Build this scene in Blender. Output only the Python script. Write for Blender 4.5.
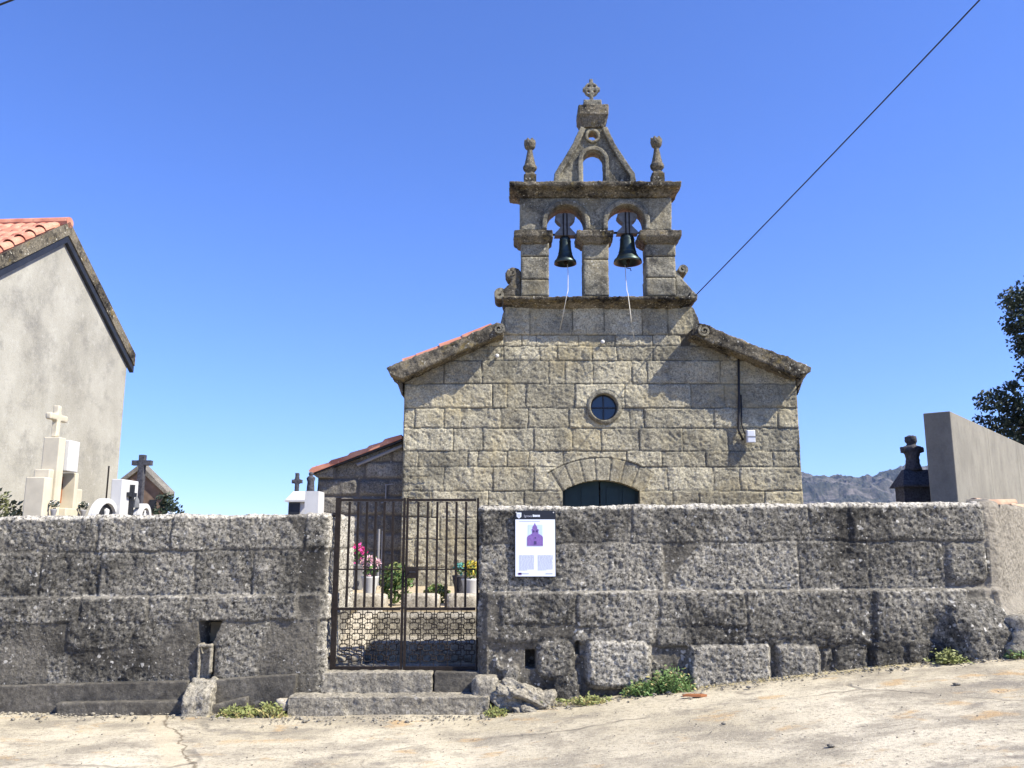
import bpy, bmesh, math, random
import numpy as np
from mathutils import Vector, Matrix
random.seed(7)
R = math.radians
for o in list(bpy.data.objects): bpy.data.objects.remove(o, do_unlink=True)
S = bpy.context.scene
COL = S.collection

# ------------------------------------------------------------------ camera, sky, sun
F = 850.0; PITCH = R(10.4); CZ = 1.6
cam = bpy.data.objects.new('camera', bpy.data.cameras.new('camera'))
COL.objects.link(cam)
cam.location = (0, 0, CZ); cam.rotation_euler = (R(90) + PITCH, 0, 0)
cam.data.lens = F / 1024 * 36; cam.data.sensor_width = 36
cam.data.clip_start = 0.05; cam.data.clip_end = 20000
S.camera = cam

SUNV = Vector((1.9, -0.9, 2.3)).normalized()
elev = math.asin(SUNV.z); azim = math.atan2(SUNV.x, SUNV.y)
w = bpy.data.worlds.new('World'); S.world = w; w.use_nodes = True
nt = w.node_tree; nt.nodes.clear()
sky = nt.nodes.new('ShaderNodeTexSky'); sky.sky_type = 'NISHITA'; sky.sun_disc = False
sky.sun_elevation = elev; sky.sun_rotation = azim
sky.altitude = 0; sky.air_density = 1.0; sky.dust_density = 0.0; sky.ozone_density = 6.0
bg = nt.nodes.new('ShaderNodeBackground'); bg.inputs['Strength'].default_value = 0.125
wo = nt.nodes.new('ShaderNodeOutputWorld')
tint = nt.nodes.new('ShaderNodeMix'); tint.data_type = 'RGBA'; tint.blend_type = 'MULTIPLY'; tint.inputs[0].default_value = 1
tint.inputs[7].default_value = (.53, .635, 1.0, 1)
nt.links.new(sky.outputs[0], tint.inputs[6]); nt.links.new(tint.outputs[2], bg.inputs[0]); nt.links.new(bg.outputs[0], wo.inputs[0])
sd = bpy.data.lights.new('sun', 'SUN'); sd.energy = 5.0; sd.angle = R(0.5); sd.color = (1, 0.93, 0.79)
sun = bpy.data.objects.new('sun', sd); COL.objects.link(sun)
sun.rotation_euler = SUNV.to_track_quat('Z', 'Y').to_euler()
S.view_settings.view_transform = 'Standard'; S.view_settings.look = 'None'
S.view_settings.gamma = 1; S.view_settings.use_curve_mapping = False
S.view_settings.exposure = 1.02

# ------------------------------------------------------------------ projection helpers (pixel + distance -> place)
cp, sp = math.cos(PITCH), math.sin(PITCH)
def P(px, py, Y):
    u = (px - 512) / F; v = (384 - py) / F
    t = Y / (cp - v * sp)
    return Vector((u * t, Y, CZ + (sp + v * cp) * t))
def X(px, py, Y): return P(px, py, Y).x
def Z(py, Y): return P(512, py, Y).z

# ------------------------------------------------------------------ numpy noise
_rng = np.random.RandomState(3)
_perm = np.tile(_rng.permutation(256), 3)
_g = _rng.normal(size=(256, 3)); _g /= np.linalg.norm(_g, axis=1)[:, None]
def pn(x, y, z):
    x = np.asarray(x, float); y = np.asarray(y, float) + 0 * x; z = np.asarray(z, float) + 0 * x
    xi = np.floor(x).astype(int); yi = np.floor(y).astype(int); zi = np.floor(z).astype(int)
    xf = x - xi; yf = y - yi; zf = z - zi
    fu = lambda t: t * t * t * (t * (t * 6 - 15) + 10)
    u, v, ww = fu(xf), fu(yf), fu(zf)
    def g(dx, dy, dz):
        h = _perm[_perm[_perm[(xi + dx) & 255] + ((yi + dy) & 255)] + ((zi + dz) & 255)]
        G = _g[h]
        return G[..., 0] * (xf - dx) + G[..., 1] * (yf - dy) + G[..., 2] * (zf - dz)
    l = lambda a, b, t: a + (b - a) * t
    return l(l(l(g(0,0,0), g(1,0,0), u), l(g(0,1,0), g(1,1,0), u), v),
             l(l(g(0,0,1), g(1,0,1), u), l(g(0,1,1), g(1,1,1), u), v), ww)
def fbm(x, y, z, o=4, r=0.5):
    s = 0; a = 1
    for i in range(o):
        s = s + a * pn(x * 2 ** i + 7 * i, y * 2 ** i, z * 2 ** i); a *= r
    return s

# ------------------------------------------------------------------ object helpers
def link(name, me, mat=None, parent=None):
    o = bpy.data.objects.new(name, me); COL.objects.link(o)
    if mat is not None: me.materials.append(mat)
    if parent is not None: o.parent = parent
    return o
def empty(name, loc=(0, 0, 0)):
    o = bpy.data.objects.new(name, None); COL.objects.link(o); o.location = loc
    o.empty_display_size = 0.2
    return o
def tag(o, label=None, cat=None, group=None, kind=None):
    if label: o['label'] = label
    if cat: o['category'] = cat
    if group: o['group'] = group
    if kind: o['kind'] = kind
    return o
def thing(name, label, cat, group=None, loc=(0, 0, 0)):
    return tag(empty(name, loc), label, cat, group)
def place(o, parent):
    """parent while keeping world coordinates when the parent sits away from the origin"""
    o.parent = parent; o.matrix_parent_inverse = Matrix.Translation(-Vector(parent.location)); return o
def bmobj(name, bm, mat, parent=None, smooth=False):
    bmesh.ops.recalc_face_normals(bm, faces=bm.faces)
    me = bpy.data.meshes.new(name); bm.to_mesh(me); bm.free()
    if smooth: me.polygons.foreach_set('use_smooth', [True] * len(me.polygons))
    return link(name, me, mat, parent)
def nb(): return bmesh.new()
def box(bm, x0, x1, y0, y1, z0, z1, taper=(0, 0, 0, 0)):
    """taper: extra half extents at top in -x,+x,-y,+y"""
    a, b, c, d = taper
    vs = [bm.verts.new(p) for p in ((x0,y0,z0),(x1,y0,z0),(x1,y1,z0),(x0,y1,z0),
                                    (x0-a,y0-c,z1),(x1+b,y0-c,z1),(x1+b,y1+d,z1),(x0-a,y1+d,z1))]
    for f in ((0,3,2,1),(4,5,6,7),(0,1,5,4),(1,2,6,5),(2,3,7,6),(3,0,4,7)):
        bm.faces.new([vs[i] for i in f])
    return vs
def prism(bm, pts, y0, y1):
    """pts: (x,z) outline, convex or simple; extruded along y"""
    a = [bm.verts.new((x, y0, z)) for x, z in pts]; b = [bm.verts.new((x, y1, z)) for x, z in pts]
    bm.faces.new(a); bm.faces.new(b[::-1]); n = len(pts)
    for i in range(n): bm.faces.new((a[i], b[i], b[(i+1) % n], a[(i+1) % n]))
def prism_x(bm, pts, x0, x1):
    a = [bm.verts.new((x0, y, z)) for y, z in pts]; b = [bm.verts.new((x1, y, z)) for y, z in pts]
    bm.faces.new(a); bm.faces.new(b[::-1]); n = len(pts)
    for i in range(n): bm.faces.new((a[i], b[i], b[(i+1) % n], a[(i+1) % n]))
def prism_z(bm, pts, z0, z1):
    a = [bm.verts.new((x, y, z0)) for x, y in pts]; b = [bm.verts.new((x, y, z1)) for x, y in pts]
    bm.faces.new(a); bm.faces.new(b[::-1]); n = len(pts)
    for i in range(n): bm.faces.new((a[i], b[i], b[(i+1) % n], a[(i+1) % n]))
def tube(bm, pts, r, n=6, cap=True):
    pts = [Vector(p) for p in pts]; rings = []
    for i, p in enumerate(pts):
        t = (pts[min(i+1, len(pts)-1)] - pts[max(i-1, 0)]).normalized()
        a = t.orthogonal().normalized() if abs(t.z) > .9 else t.cross(Vector((0, 0, 1))).normalized()
        b = t.cross(a); rr = r[i] if isinstance(r, (list, tuple)) else r
        rings.append([bm.verts.new(p + rr * (a * math.cos(2*math.pi*k/n) + b * math.sin(2*math.pi*k/n))) for k in range(n)])
    for i in range(len(rings)-1):
        for k in range(n):
            bm.faces.new((rings[i][k], rings[i][(k+1) % n], rings[i+1][(k+1) % n], rings[i+1][k]))
    if cap:
        bm.faces.new(rings[0]); bm.faces.new(rings[-1][::-1])
def lathe(bm, prof, c, n=20, axis='z', cap=True):
    rings = []
    for r, h in prof:
        ring = []
        for k in range(n):
            a = 2*math.pi*k/n
            if axis == 'z': p = (c[0]+r*math.cos(a), c[1]+r*math.sin(a), c[2]+h)
            else: p = (c[0]+r*math.cos(a), c[1]+h, c[2]+r*math.sin(a))
            ring.append(bm.verts.new(p))
        rings.append(ring)
    for i in range(len(rings)-1):
        for k in range(n):
            bm.faces.new((rings[i][k], rings[i][(k+1) % n], rings[i+1][(k+1) % n], rings[i+1][k]))
    if cap:
        bm.faces.new(rings[0][::-1]); bm.faces.new(rings[-1])
def outline(name, loops, y0, y1, mat, parent=None):
    """flat shape with holes in the x-z plane, real thickness y0..y1"""
    cu = bpy.data.curves.new('tmp', 'CURVE'); cu.dimensions = '2D'; cu.fill_mode = 'BOTH'; cu.extrude = (y1 - y0) / 2
    for lp in loops:
        s = cu.splines.new('POLY'); s.points.add(len(lp) - 1); s.use_cyclic_u = True
        for i, (x, z) in enumerate(lp): s.points[i].co = (x, z, 0, 1)
    t = bpy.data.objects.new('tmp', cu); COL.objects.link(t)
    bpy.context.view_layer.update()
    me = bpy.data.meshes.new_from_object(t.evaluated_get(bpy.context.evaluated_depsgraph_get()))
    bpy.data.objects.remove(t); me.name = name
    me.transform(Matrix.Translation((0, (y0 + y1) / 2, 0)) @ Matrix.Rotation(R(90), 4, 'X'))
    me.materials.clear()
    return link(name, me, mat, parent)
_tex = {}
def erode(o, vox=0.02, amp=0.02, scale=0.12, smooth=True):
    """weathered stone: voxel remesh + displacement"""
    m = o.modifiers.new('remesh', 'REMESH'); m.mode = 'VOXEL'; m.voxel_size = vox; m.use_smooth_shade = smooth
    for i, (a, sc) in enumerate(((amp, scale), (amp * .6, scale * .35))):
        k = round(sc, 3)
        if k not in _tex:
            t = bpy.data.textures.new('clouds', 'CLOUDS'); t.noise_scale = sc; t.noise_depth = 3; _tex[k] = t
        d = o.modifiers.new('displace', 'DISPLACE'); d.texture = _tex[k]; d.texture_coords = 'GLOBAL'
        d.strength = a; d.mid_level = 0.5
    return o

# ------------------------------------------------------------------ materials
def mat_base(name):
    m = bpy.data.materials.new(name); m.use_nodes = True
    n = m.node_tree.nodes; l = m.node_tree.links
    return m, n, l, n['Principled BSDF']
def plain(name, col, rough=0.7, metal=0.0, vary=0.12, scale=8, bump=0.1, spec=0.3):
    m, n, l, b = mat_base(name)
    tc = n.new('ShaderNodeTexCoord'); no = n.new('ShaderNodeTexNoise'); no.inputs['Scale'].default_value = scale
    no.inputs['Detail'].default_value = 6
    l.new(tc.outputs['Object'], no.inputs['Vector'])
    r = n.new('ShaderNodeValToRGB')
    c = Vector(col)
    r.color_ramp.elements[0].position = .3; r.color_ramp.elements[1].position = .7
    r.color_ramp.elements[0].color = (*(c * (1 - vary)), 1); r.color_ramp.elements[1].color = (*(c * (1 + vary)), 1)
    l.new(no.outputs['Fac'], r.inputs[0]); l.new(r.outputs[0], b.inputs['Base Color'])
    b.inputs['Roughness'].default_value = rough; b.inputs['Metallic'].default_value = metal
    b.inputs['Specular IOR Level'].default_value = spec
    if bump:
        bp = n.new('ShaderNodeBump'); bp.inputs['Strength'].default_value = bump; bp.inputs['Distance'].default_value = .02
        l.new(no.outputs['Fac'], bp.inputs['Height']); l.new(bp.outputs[0], b.inputs['Normal'])
    return m
def mixc(n, l, fac, a, b):
    x = n.new('ShaderNodeMix'); x.data_type = 'RGBA'
    for s, v in ((x.inputs[0], fac), (x.inputs[6], a), (x.inputs[7], b)):
        if hasattr(v, 'links'): l.new(v, s)
        else: s.default_value = v if not isinstance(v, tuple) else (*v, 1)
    return x.outputs[2]
def ramp(n, l, src, p0, p1, c0=(0,0,0), c1=(1,1,1)):
    if p0 > p1: p0, p1, c0, c1 = p1, p0, c1, c0
    r = n.new('ShaderNodeValToRGB'); l.new(src, r.inputs[0])
    r.color_ramp.elements[0].position = p0; r.color_ramp.elements[1].position = p1
    r.color_ramp.elements[0].color = (*c0, 1); r.color_ramp.elements[1].color = (*c1, 1)
    return r.outputs[0]
def noise(n, l, vec, scale, detail=6, rough=.6, dist=0):
    x = n.new('ShaderNodeTexNoise'); x.inputs['Scale'].default_value = scale; x.inputs['Detail'].default_value = detail
    x.inputs['Roughness'].default_value = rough; x.inputs['Distortion'].default_value = dist
    l.new(vec, x.inputs['Vector']); return x.outputs['Fac']
def math_(n, l, op, a, b=None, clamp=False):
    x = n.new('ShaderNodeMath'); x.operation = op; x.use_clamp = clamp
    for s, v in ((x.inputs[0], a), (x.inputs[1], b)):
        if v is None: continue
        if hasattr(v, 'links'): l.new(v, s)
        else: s.default_value = v
    return x.outputs[0]
def stone(name, ca, cb, dark, light, dark_amt=.5, light_amt=.5, mortar=(.2, .19, .17), moss=None, bump=.5, fine=60, speck=.6, plaster=None, mort=1.0, streak=0):
    m, n, l, b = mat_base(name)
    tc = n.new('ShaderNodeTexCoord').outputs['Object']
    big = noise(n, l, tc, 1.6, 5, .6)
    mid = noise(n, l, tc, 9, 8, .65)
    fin = noise(n, l, tc, fine, 6, .7)
    at = n.new('ShaderNodeAttribute'); at.attribute_name = 'tone'
    am = n.new('ShaderNodeAttribute'); am.attribute_name = 'mortar'
    base = mixc(n, l, ramp(n, l, mid, .3, .7), ca, cb)
    # crystal grain
    base = mixc(n, l, math_(n, l, 'MULTIPLY', ramp(n, l, fin, .42, .36), .55), base, tuple(x * .35 for x in ca))
    base = mixc(n, l, math_(n, l, 'MULTIPLY', ramp(n, l, fin, .58, .68), .5), base, tuple(min(1, x * 1.7) for x in cb))
    grn = noise(n, l, tc, 34, 5, .75)
    base = mixc(n, l, math_(n, l, 'MULTIPLY', ramp(n, l, grn, .50, .40), speck), base, tuple(x * .22 for x in ca))
    base = mixc(n, l, math_(n, l, 'MULTIPLY', ramp(n, l, grn, .55, .66), speck * .8), base, tuple(min(.8, x * 1.6) for x in cb))
    # per stone tone
    mul = n.new('ShaderNodeMix'); mul.data_type = 'RGBA'; mul.blend_type = 'MULTIPLY'; mul.inputs[0].default_value = 1
    l.new(base, mul.inputs[6])
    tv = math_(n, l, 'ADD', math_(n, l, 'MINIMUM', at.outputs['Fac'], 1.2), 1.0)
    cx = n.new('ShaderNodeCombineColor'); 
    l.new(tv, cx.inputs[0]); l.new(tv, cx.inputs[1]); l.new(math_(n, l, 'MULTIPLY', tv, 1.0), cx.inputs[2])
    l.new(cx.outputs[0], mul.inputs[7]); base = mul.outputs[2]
    # mortar
    base = mixc(n, l, math_(n, l, 'MULTIPLY', am.outputs['Fac'], mort), base, mortar)
    # black lichen crust
    dk = math_(n, l, 'ADD', math_(n, l, 'MULTIPLY', big, .6), math_(n, l, 'MULTIPLY', noise(n, l, tc, 14, 8, .7, .4), .4))
    wr_ = math_(n, l, 'SUBTRACT', 1.0, math_(n, l, 'MAXIMUM', at.outputs['Fac'], 0.0, True), True)  # crust fades where tone is raised, keeping the painted edge highlight bright
    base = mixc(n, l, math_(n, l, 'MULTIPLY', math_(n, l, 'MULTIPLY', ramp(n, l, dk, .45, .6), dark_amt), wr_), base, dark)
    if streak:
        mp = n.new('ShaderNodeMapping'); mp.inputs['Scale'].default_value = (3.2, 3.2, .22); l.new(tc, mp.inputs[0])
        stq = math_(n, l, 'MULTIPLY', ramp(n, l, noise(n, l, mp.outputs[0], 1.3, 7, .7), .50, .66), ramp(n, l, noise(n, l, tc, .7, 4), .36, .58))
        base = mixc(n, l, math_(n, l, 'MULTIPLY', stq, streak), base, dark)
        wm = ramp(n, l, noise(n, l, tc, 1.1, 5, .6), .5, .68)
        base = mixc(n, l, math_(n, l, 'MULTIPLY', wm, .4), base, tuple(a_ * b_ for a_, b_ in zip(cb, (1.1, .98, .72))))
    # pale lichen spots
    vo = n.new('ShaderNodeTexVoronoi'); vo.inputs['Scale'].default_value = 13; vo.inputs['Randomness'].default_value = 1
    wv = n.new('ShaderNodeMix'); wv.data_type = 'VECTOR'; wv.inputs[0].default_value = .06
    nn = n.new('ShaderNodeTexNoise'); nn.inputs['Scale'].default_value = 20; l.new(tc, nn.inputs['Vector'])
    l.new(tc, wv.inputs[4]); l.new(nn.outputs['Color'], wv.inputs[5]); l.new(wv.outputs[1], vo.inputs['Vector'])
    sp_ = ramp(n, l, vo.outputs['Distance'], .27, .2)
    sp_ = math_(n, l, 'MULTIPLY', sp_, ramp(n, l, noise(n, l, tc, 3.3, 4), .54, .64))
    base = mixc(n, l, math_(n, l, 'MULTIPLY', sp_, light_amt), base, light)
    sp2 = ramp(n, l, noise(n, l, tc, 26, 5, .6), .63, .7)
    base = mixc(n, l, math_(n, l, 'MULTIPLY', sp2, light_amt), base, light)
    if moss:
        mo = ramp(n, l, noise(n, l, tc, 5, 6, .7), .56, .66)
        base = mixc(n, l, math_(n, l, 'MULTIPLY', mo, moss[3]), base, moss[:3])
    if plaster:
        pc = mixc(n, l, ramp(n, l, mid, .35, .65), tuple(x * .75 for x in plaster), plaster)
        pc = mixc(n, l, math_(n, l, 'MULTIPLY', ramp(n, l, grn, .48, .40), .5), pc, tuple(x * .35 for x in plaster))
        pc = mixc(n, l, math_(n, l, 'MULTIPLY', ramp(n, l, dk, .5, .62), .5), pc, tuple(x * .4 for x in plaster))
        base = mixc(n, l, ramp(n, l, math_(n, l, 'MULTIPLY', at.outputs['Fac'], .5), .65, .95), base, pc)
    l.new(base, b.inputs['Base Color'])
    b.inputs['Roughness'].default_value = .92; b.inputs['Specular IOR Level'].default_value = .15
    bp = n.new('ShaderNodeBump'); bp.inputs['Strength'].default_value = bump; bp.inputs['Distance'].default_value = .025
    hsum = math_(n, l, 'ADD', mid, math_(n, l, 'MULTIPLY', fin, .45))
    l.new(hsum, bp.inputs['Height']); l.new(bp.outputs[0], b.inputs['Normal'])
    return m
M = {}
M['facade'] = stone('facade_granite', (.335, .305, .222), (.455, .42, .31), (.10, .095, .075), (.62, .60, .50), .65, .35, (.085, .078, .06), bump=1.0, speck=.65, streak=.5)
M['belfry'] = stone('belfry_granite', (.215, .20, .152), (.32, .30, .235), (.04, .038, .034), (.58, .56, .48), .9, .55, (.2, .18, .15), bump=.8, speck=.6, streak=.6)
M['cornice'] = stone('cornice_granite', (.115, .104, .08), (.23, .20, .145), (.014, .013, .012), (.55, .52, .42), 1.0, .85, moss=(.20, .15, .05, .55), bump=.8)
M['wall'] = stone('boundary_granite', (.165, .155, .132), (.29, .272, .23), (.026, .025, .023), (.66, .64, .58), .85, .8, (.12, .11, .092), bump=1.2, speck=.95, plaster=(.32, .29, .235), mort=.7)
M['boulder'] = stone('boulder_granite', (.25, .23, .185), (.36, .33, .265), (.08, .075, .07), (.6, .58, .54), .4, .4, (.2, .18, .14), bump=.9, speck=.7)
M['pale_stone'] = stone('pale_granite', (.36, .32, .25), (.46, .42, .34), (.2, .18, .15), (.7, .68, .6), .25, .4, bump=.4)
M['annex'] = stone('annex_granite', (.17, .16, .14), (.26, .24, .20), (.06, .055, .05), (.55, .53, .5), .45, .4, (.12, .11, .1), bump=.8, speck=.7)
M['tomb_dark'] = stone('dark_slate', (.055, .055, .065), (.09, .09, .1), (.02, .02, .025), (.3, .3, .3), .3, .1, bump=.3)
M['tomb_cream'] = plain('cream_stone', (.52, .47, .36), .85, vary=.12, scale=5, bump=.15)
M['white'] = plain('white_marble', (.52, .52, .51), .5, vary=.05)
M['grey_marble'] = plain('grey_marble', (.45, .46, .5), .5, vary=.08)
M['iron'] = plain('rusty_iron', (.02, .015, .013), .7, .3, vary=.4, scale=30)
M['steel'] = plain('dark_steel', (.035, .038, .045), .5, .5, vary=.2)
M['bronze'] = plain('bell_bronze', (.055, .075, .07), .42, .85, vary=.35, scale=6)
M['rope'] = plain('rope', (.55, .52, .45), .9, vary=.15)
M['darkrope'] = plain('dark_cable', (.02, .02, .022), .6, vary=.1, bump=0)
M['yoke'] = plain('cast_yoke', (.15, .155, .16), .7, .3, vary=.3, scale=12)
M['door'] = plain('green_door_paint', (.010, .026, .03), .45, vary=.15)
M['glass'] = plain('dark_glass', (.015, .03, .06), .08, vary=.1, bump=0, spec=.6)
M['plastic'] = plain('white_plastic', (.6, .62, .66), .4, vary=.06)
M['sign_white'] = plain('sign_white', (.72, .77, .86), .3, vary=.02, bump=0)
M['sign_black'] = plain('sign_black', (.02, .022, .03), .3, vary=.02, bump=0)
M['sign_purple'] = plain('sign_purple', (.20, .12, .36), .3, vary=.15, scale=60, bump=0)
M['sign_navy'] = plain('sign_navy', (.07, .05, .15), .3, vary=.05, bump=0)
M['sign_sky'] = plain('sign_sky', (.50, .62, .80), .3, vary=.1, bump=0)
M['sign_text'] = plain('sign_text', (.42, .44, .52), .4, vary=.05, bump=0)
M['leaf'] = plain('dark_leaf', (.022, .036, .02), .6, vary=.4, scale=2, bump=0)
M['leaf_olive'] = plain('olive_leaf', (.14, .15, .07), .6, vary=.3, scale=6, bump=0)
M['leaf_green'] = plain('green_leaf', (.10, .17, .05), .55, vary=.35, scale=9, bump=0)
M['leaf_lime'] = plain('lime_leaf', (.17, .19, .06), .55, vary=.3, scale=9, bump=0)
M['leaf_yellow'] = plain('yellow_petals', (.75, .6, .1), .5, vary=.2, bump=0)
M['petal_pink'] = plain('pink_petals', (.75, .06, .3), .5, vary=.2, bump=0)
M['petal_pale'] = plain('pale_pink_petals', (.8, .5, .55), .5, vary=.1, bump=0)
M['petal_teal'] = plain('teal_petals', (.2, .5, .45), .5, vary=.1, bump=0)
M['petal_white'] = plain('white_petals', (.8, .8, .78), .5, vary=.05, bump=0)
M['drygrass'] = plain('dry_grass', (.38, .32, .14), .8, vary=.3, bump=0)
M['bark'] = plain('bark', (.09, .07, .05), .9, vary=.3)
M['grey_pot'] = plain('grey_stone_pot', (.22, .22, .23), .8, vary=.15)
M['brown_stone'] = plain('brown_stone', (.16, .115, .085), .9, vary=.35, scale=3)
M['wood'] = plain('varnished_plank', (.30, .12, .05), .5, vary=.2)

def tile_mat():
    m, n, l, b = mat_base('terracotta')
    tc = n.new('ShaderNodeTexCoord').outputs['Object']
    c = mixc(n, l, ramp(n, l, noise(n, l, tc, 2.6, 4), .35, .65), (.40, .14, .09), (.55, .26, .17))
    c = mixc(n, l, ramp(n, l, noise(n, l, tc, 11, 6, .7), .55, .72), c, (.22, .13, .09))
    c = mixc(n, l, ramp(n, l, noise(n, l, tc, 18, 6, .7), .6, .72), c, (.72, .52, .38))
    l.new(c, b.inputs['Base Color']); b.inputs['Roughness'].default_value = .85
    return m
M['tile'] = tile_mat()
M['old_tile'] = plain('weathered_tile', (.50, .33, .22), .9, vary=.35, scale=10)

def render_mat():
    m, n, l, b = mat_base('stained_render')
    tc = n.new('ShaderNodeTexCoord').outputs['Object']
    mp = n.new('ShaderNodeMapping'); mp.inputs['Scale'].default_value = (1, 1, .7); l.new(tc, mp.inputs[0]); v = mp.outputs[0]
    c = mixc(n, l, ramp(n, l, noise(n, l, v, .9, 7, .65), .35, .66), (.245, .235, .195), (.36, .35, .30))
    c = mixc(n, l, math_(n, l, 'MULTIPLY', ramp(n, l, noise(n, l, tc, 1.3, 8, .7), .50, .68), .75), c, (.15, .146, .13))
    c = mixc(n, l, math_(n, l, 'MULTIPLY', ramp(n, l, noise(n, l, tc, 30, 5, .7), .4, .7), .25), c, (.5, .48, .42))
    c = mixc(n, l, math_(n, l, 'MULTIPLY', ramp(n, l, noise(n, l, tc, 7, 6, .75), .57, .7), .35), c, (.5, .49, .45))
    l.new(c, b.inputs['Base Color']); b.inputs['Roughness'].default_value = .95
    bp = n.new('ShaderNodeBump'); bp.inputs['Strength'].default_value = .35; bp.inputs['Distance'].default_value = .02
    l.new(noise(n, l, tc, 22, 8, .7), bp.inputs['Height']); l.new(bp.outputs[0], b.inputs['Normal'])
    return m
M['render'] = render_mat()
def concrete_mat(name, a, b_, dk, cr=True):
    m, n, l, b = mat_base(name)
    tc = n.new('ShaderNodeTexCoord').outputs['Object']
    mp = n.new('ShaderNodeMapping'); mp.inputs['Scale'].default_value = (1.6, 1.6, 1.); l.new(tc, mp.inputs[0])
    c = mixc(n, l, ramp(n, l, noise(n, l, mp.outputs[0], 2, 7, .7), .35, .65), a, b_)
    c = mixc(n, l, ramp(n, l, noise(n, l, mp.outputs[0], 4, 8, .7), .55, .75), c, dk)
    c = mixc(n, l, math_(n, l, 'MULTIPLY', ramp(n, l, noise(n, l, tc, 40, 5, .7), .45, .7), .3), c, dk)
    l.new(c, b.inputs['Base Color']); b.inputs['Roughness'].default_value = .93
    bp = n.new('ShaderNodeBump'); bp.inputs['Strength'].default_value = .3; bp.inputs['Distance'].default_value = .02
    l.new(noise(n, l, tc, 35, 8, .7), bp.inputs['Height']); l.new(bp.outputs[0], b.inputs['Normal'])
    return m
M['concrete'] = concrete_mat('board_marked_concrete', (.15, .14, .115), (.24, .225, .185), (.11, .10, .08))
M['gutter'] = stone('gutter_concrete', (.10, .093, .08), (.15, .138, .115), (.035, .033, .03), (.3, .28, .25), .8, .3, bump=.5, speck=.4)
def road_mat():
    m, n, l, b = mat_base('worn_road_concrete')
    tc = n.new('ShaderNodeTexCoord').outputs['Object']
    c = mixc(n, l, ramp(n, l, noise(n, l, tc, .55, 7, .62), .38, .64), (.42, .37, .265), (.60, .54, .41))
    mp = n.new('ShaderNodeMapping'); mp.inputs['Scale'].default_value = (.85, 1.15, 1); l.new(tc, mp.inputs[0])
    c = mixc(n, l, math_(n, l, 'MULTIPLY', ramp(n, l, noise(n, l, mp.outputs[0], 1.9, 8, .7), .46, .60), .85), c, (.27, .24, .185))
    c = mixc(n, l, math_(n, l, 'MULTIPLY', ramp(n, l, noise(n, l, mp.outputs[0], 2.7, 6, .6), .58, .68), .75), c, (.46, .31, .15))
    c = mixc(n, l, math_(n, l, 'MULTIPLY', ramp(n, l, noise(n, l, mp.outputs[0], 1.3, 9, .7, .3), .56, .64), .75), c, (.20, .18, .15))
    c = mixc(n, l, math_(n, l, 'MULTIPLY', ramp(n, l, noise(n, l, tc, 28, 8, .8), .52, .62), .8), c, (.17, .15, .12))
    c = mixc(n, l, math_(n, l, 'MULTIPLY', ramp(n, l, noise(n, l, tc, 80, 3, .6), .60, .68), .6), c, (.66, .62, .52))
    c = mixc(n, l, math_(n, l, 'MULTIPLY', ramp(n, l, noise(n, l, tc, 16, 4, .7), .66, .70), .7), c, (.12, .105, .08))
    sx = n.new('ShaderNodeSeparateXYZ'); l.new(tc, sx.inputs[0])
    lin = math_(n, l, 'ADD', math_(n, l, 'ADD', sx.outputs[0], math_(n, l, 'MULTIPLY', sx.outputs[1], .51)), math_(n, l, 'MULTIPLY', noise(n, l, tc, 2.2, 6, .65), .35))
    c = mixc(n, l, math_(n, l, 'MULTIPLY', ramp(n, l, math_(n, l, 'ABSOLUTE', math_(n, l, 'ADD', lin, -1.08)), .12, .06), .6), c, (.52, .45, .32))
    c = mixc(n, l, math_(n, l, 'MULTIPLY', ramp(n, l, math_(n, l, 'ABSOLUTE', math_(n, l, 'ADD', lin, -1.20)), .016, .006), .8), c, (.15, .12, .08))
    # cracks: edges of large warped cells
    vo = n.new('ShaderNodeTexVoronoi'); vo.feature = 'DISTANCE_TO_EDGE'; vo.inputs['Scale'].default_value = .3
    wv = n.new('ShaderNodeMix'); wv.data_type = 'VECTOR'; wv.inputs[0].default_value = .22
    nn = n.new('ShaderNodeTexNoise'); nn.inputs['Scale'].default_value = 2.5; nn.inputs['Detail'].default_value = 6; l.new(tc, nn.inputs['Vector'])
    l.new(tc, wv.inputs[4]); l.new(nn.outputs['Color'], wv.inputs[5]); l.new(wv.outputs[1], vo.inputs['Vector'])
    ck = math_(n, l, 'MULTIPLY', ramp(n, l, vo.outputs['Distance'], .008, .002), ramp(n, l, noise(n, l, tc, 1.1, 3), .42, .55))
    c = mixc(n, l, math_(n, l, 'MULTIPLY', ck, .6), c, (.14, .125, .10))
    l.new(c, b.inputs['Base Color']); b.inputs['Roughness'].default_value = .95; b.inputs['Specular IOR Level'].default_value = .15
    bp = n.new('ShaderNodeBump'); bp.inputs['Strength'].default_value = .7; bp.inputs['Distance'].default_value = .02
    h = math_(n, l, 'ADD', noise(n, l, tc, 45, 8, .75), math_(n, l, 'MULTIPLY', ck, -1.0))
    l.new(h, bp.inputs['Height']); l.new(bp.outputs[0], b.inputs['Normal'])
    return m
M['road'] = road_mat()
M['soil'] = plain('sandy_soil', (.40, .33, .22), .95, vary=.3, scale=9, bump=.5)
M['dryland'] = plain('dry_land', (.13, .13, .08), .95, vary=.3, scale=.02, bump=0)
def hill_mat():
    m, n, l, b = mat_base('rocky_heath')
    tc = n.new('ShaderNodeTexCoord').outputs['Object']
    c = mixc(n, l, ramp(n, l, noise(n, l, tc, .03, 9, .8), .46, .60), (.022, .026, .02), (.13, .115, .105))
    l.new(c, b.inputs['Base Color']); b.inputs['Roughness'].default_value = .95
    return m
M['hill'] = hill_mat()

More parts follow.
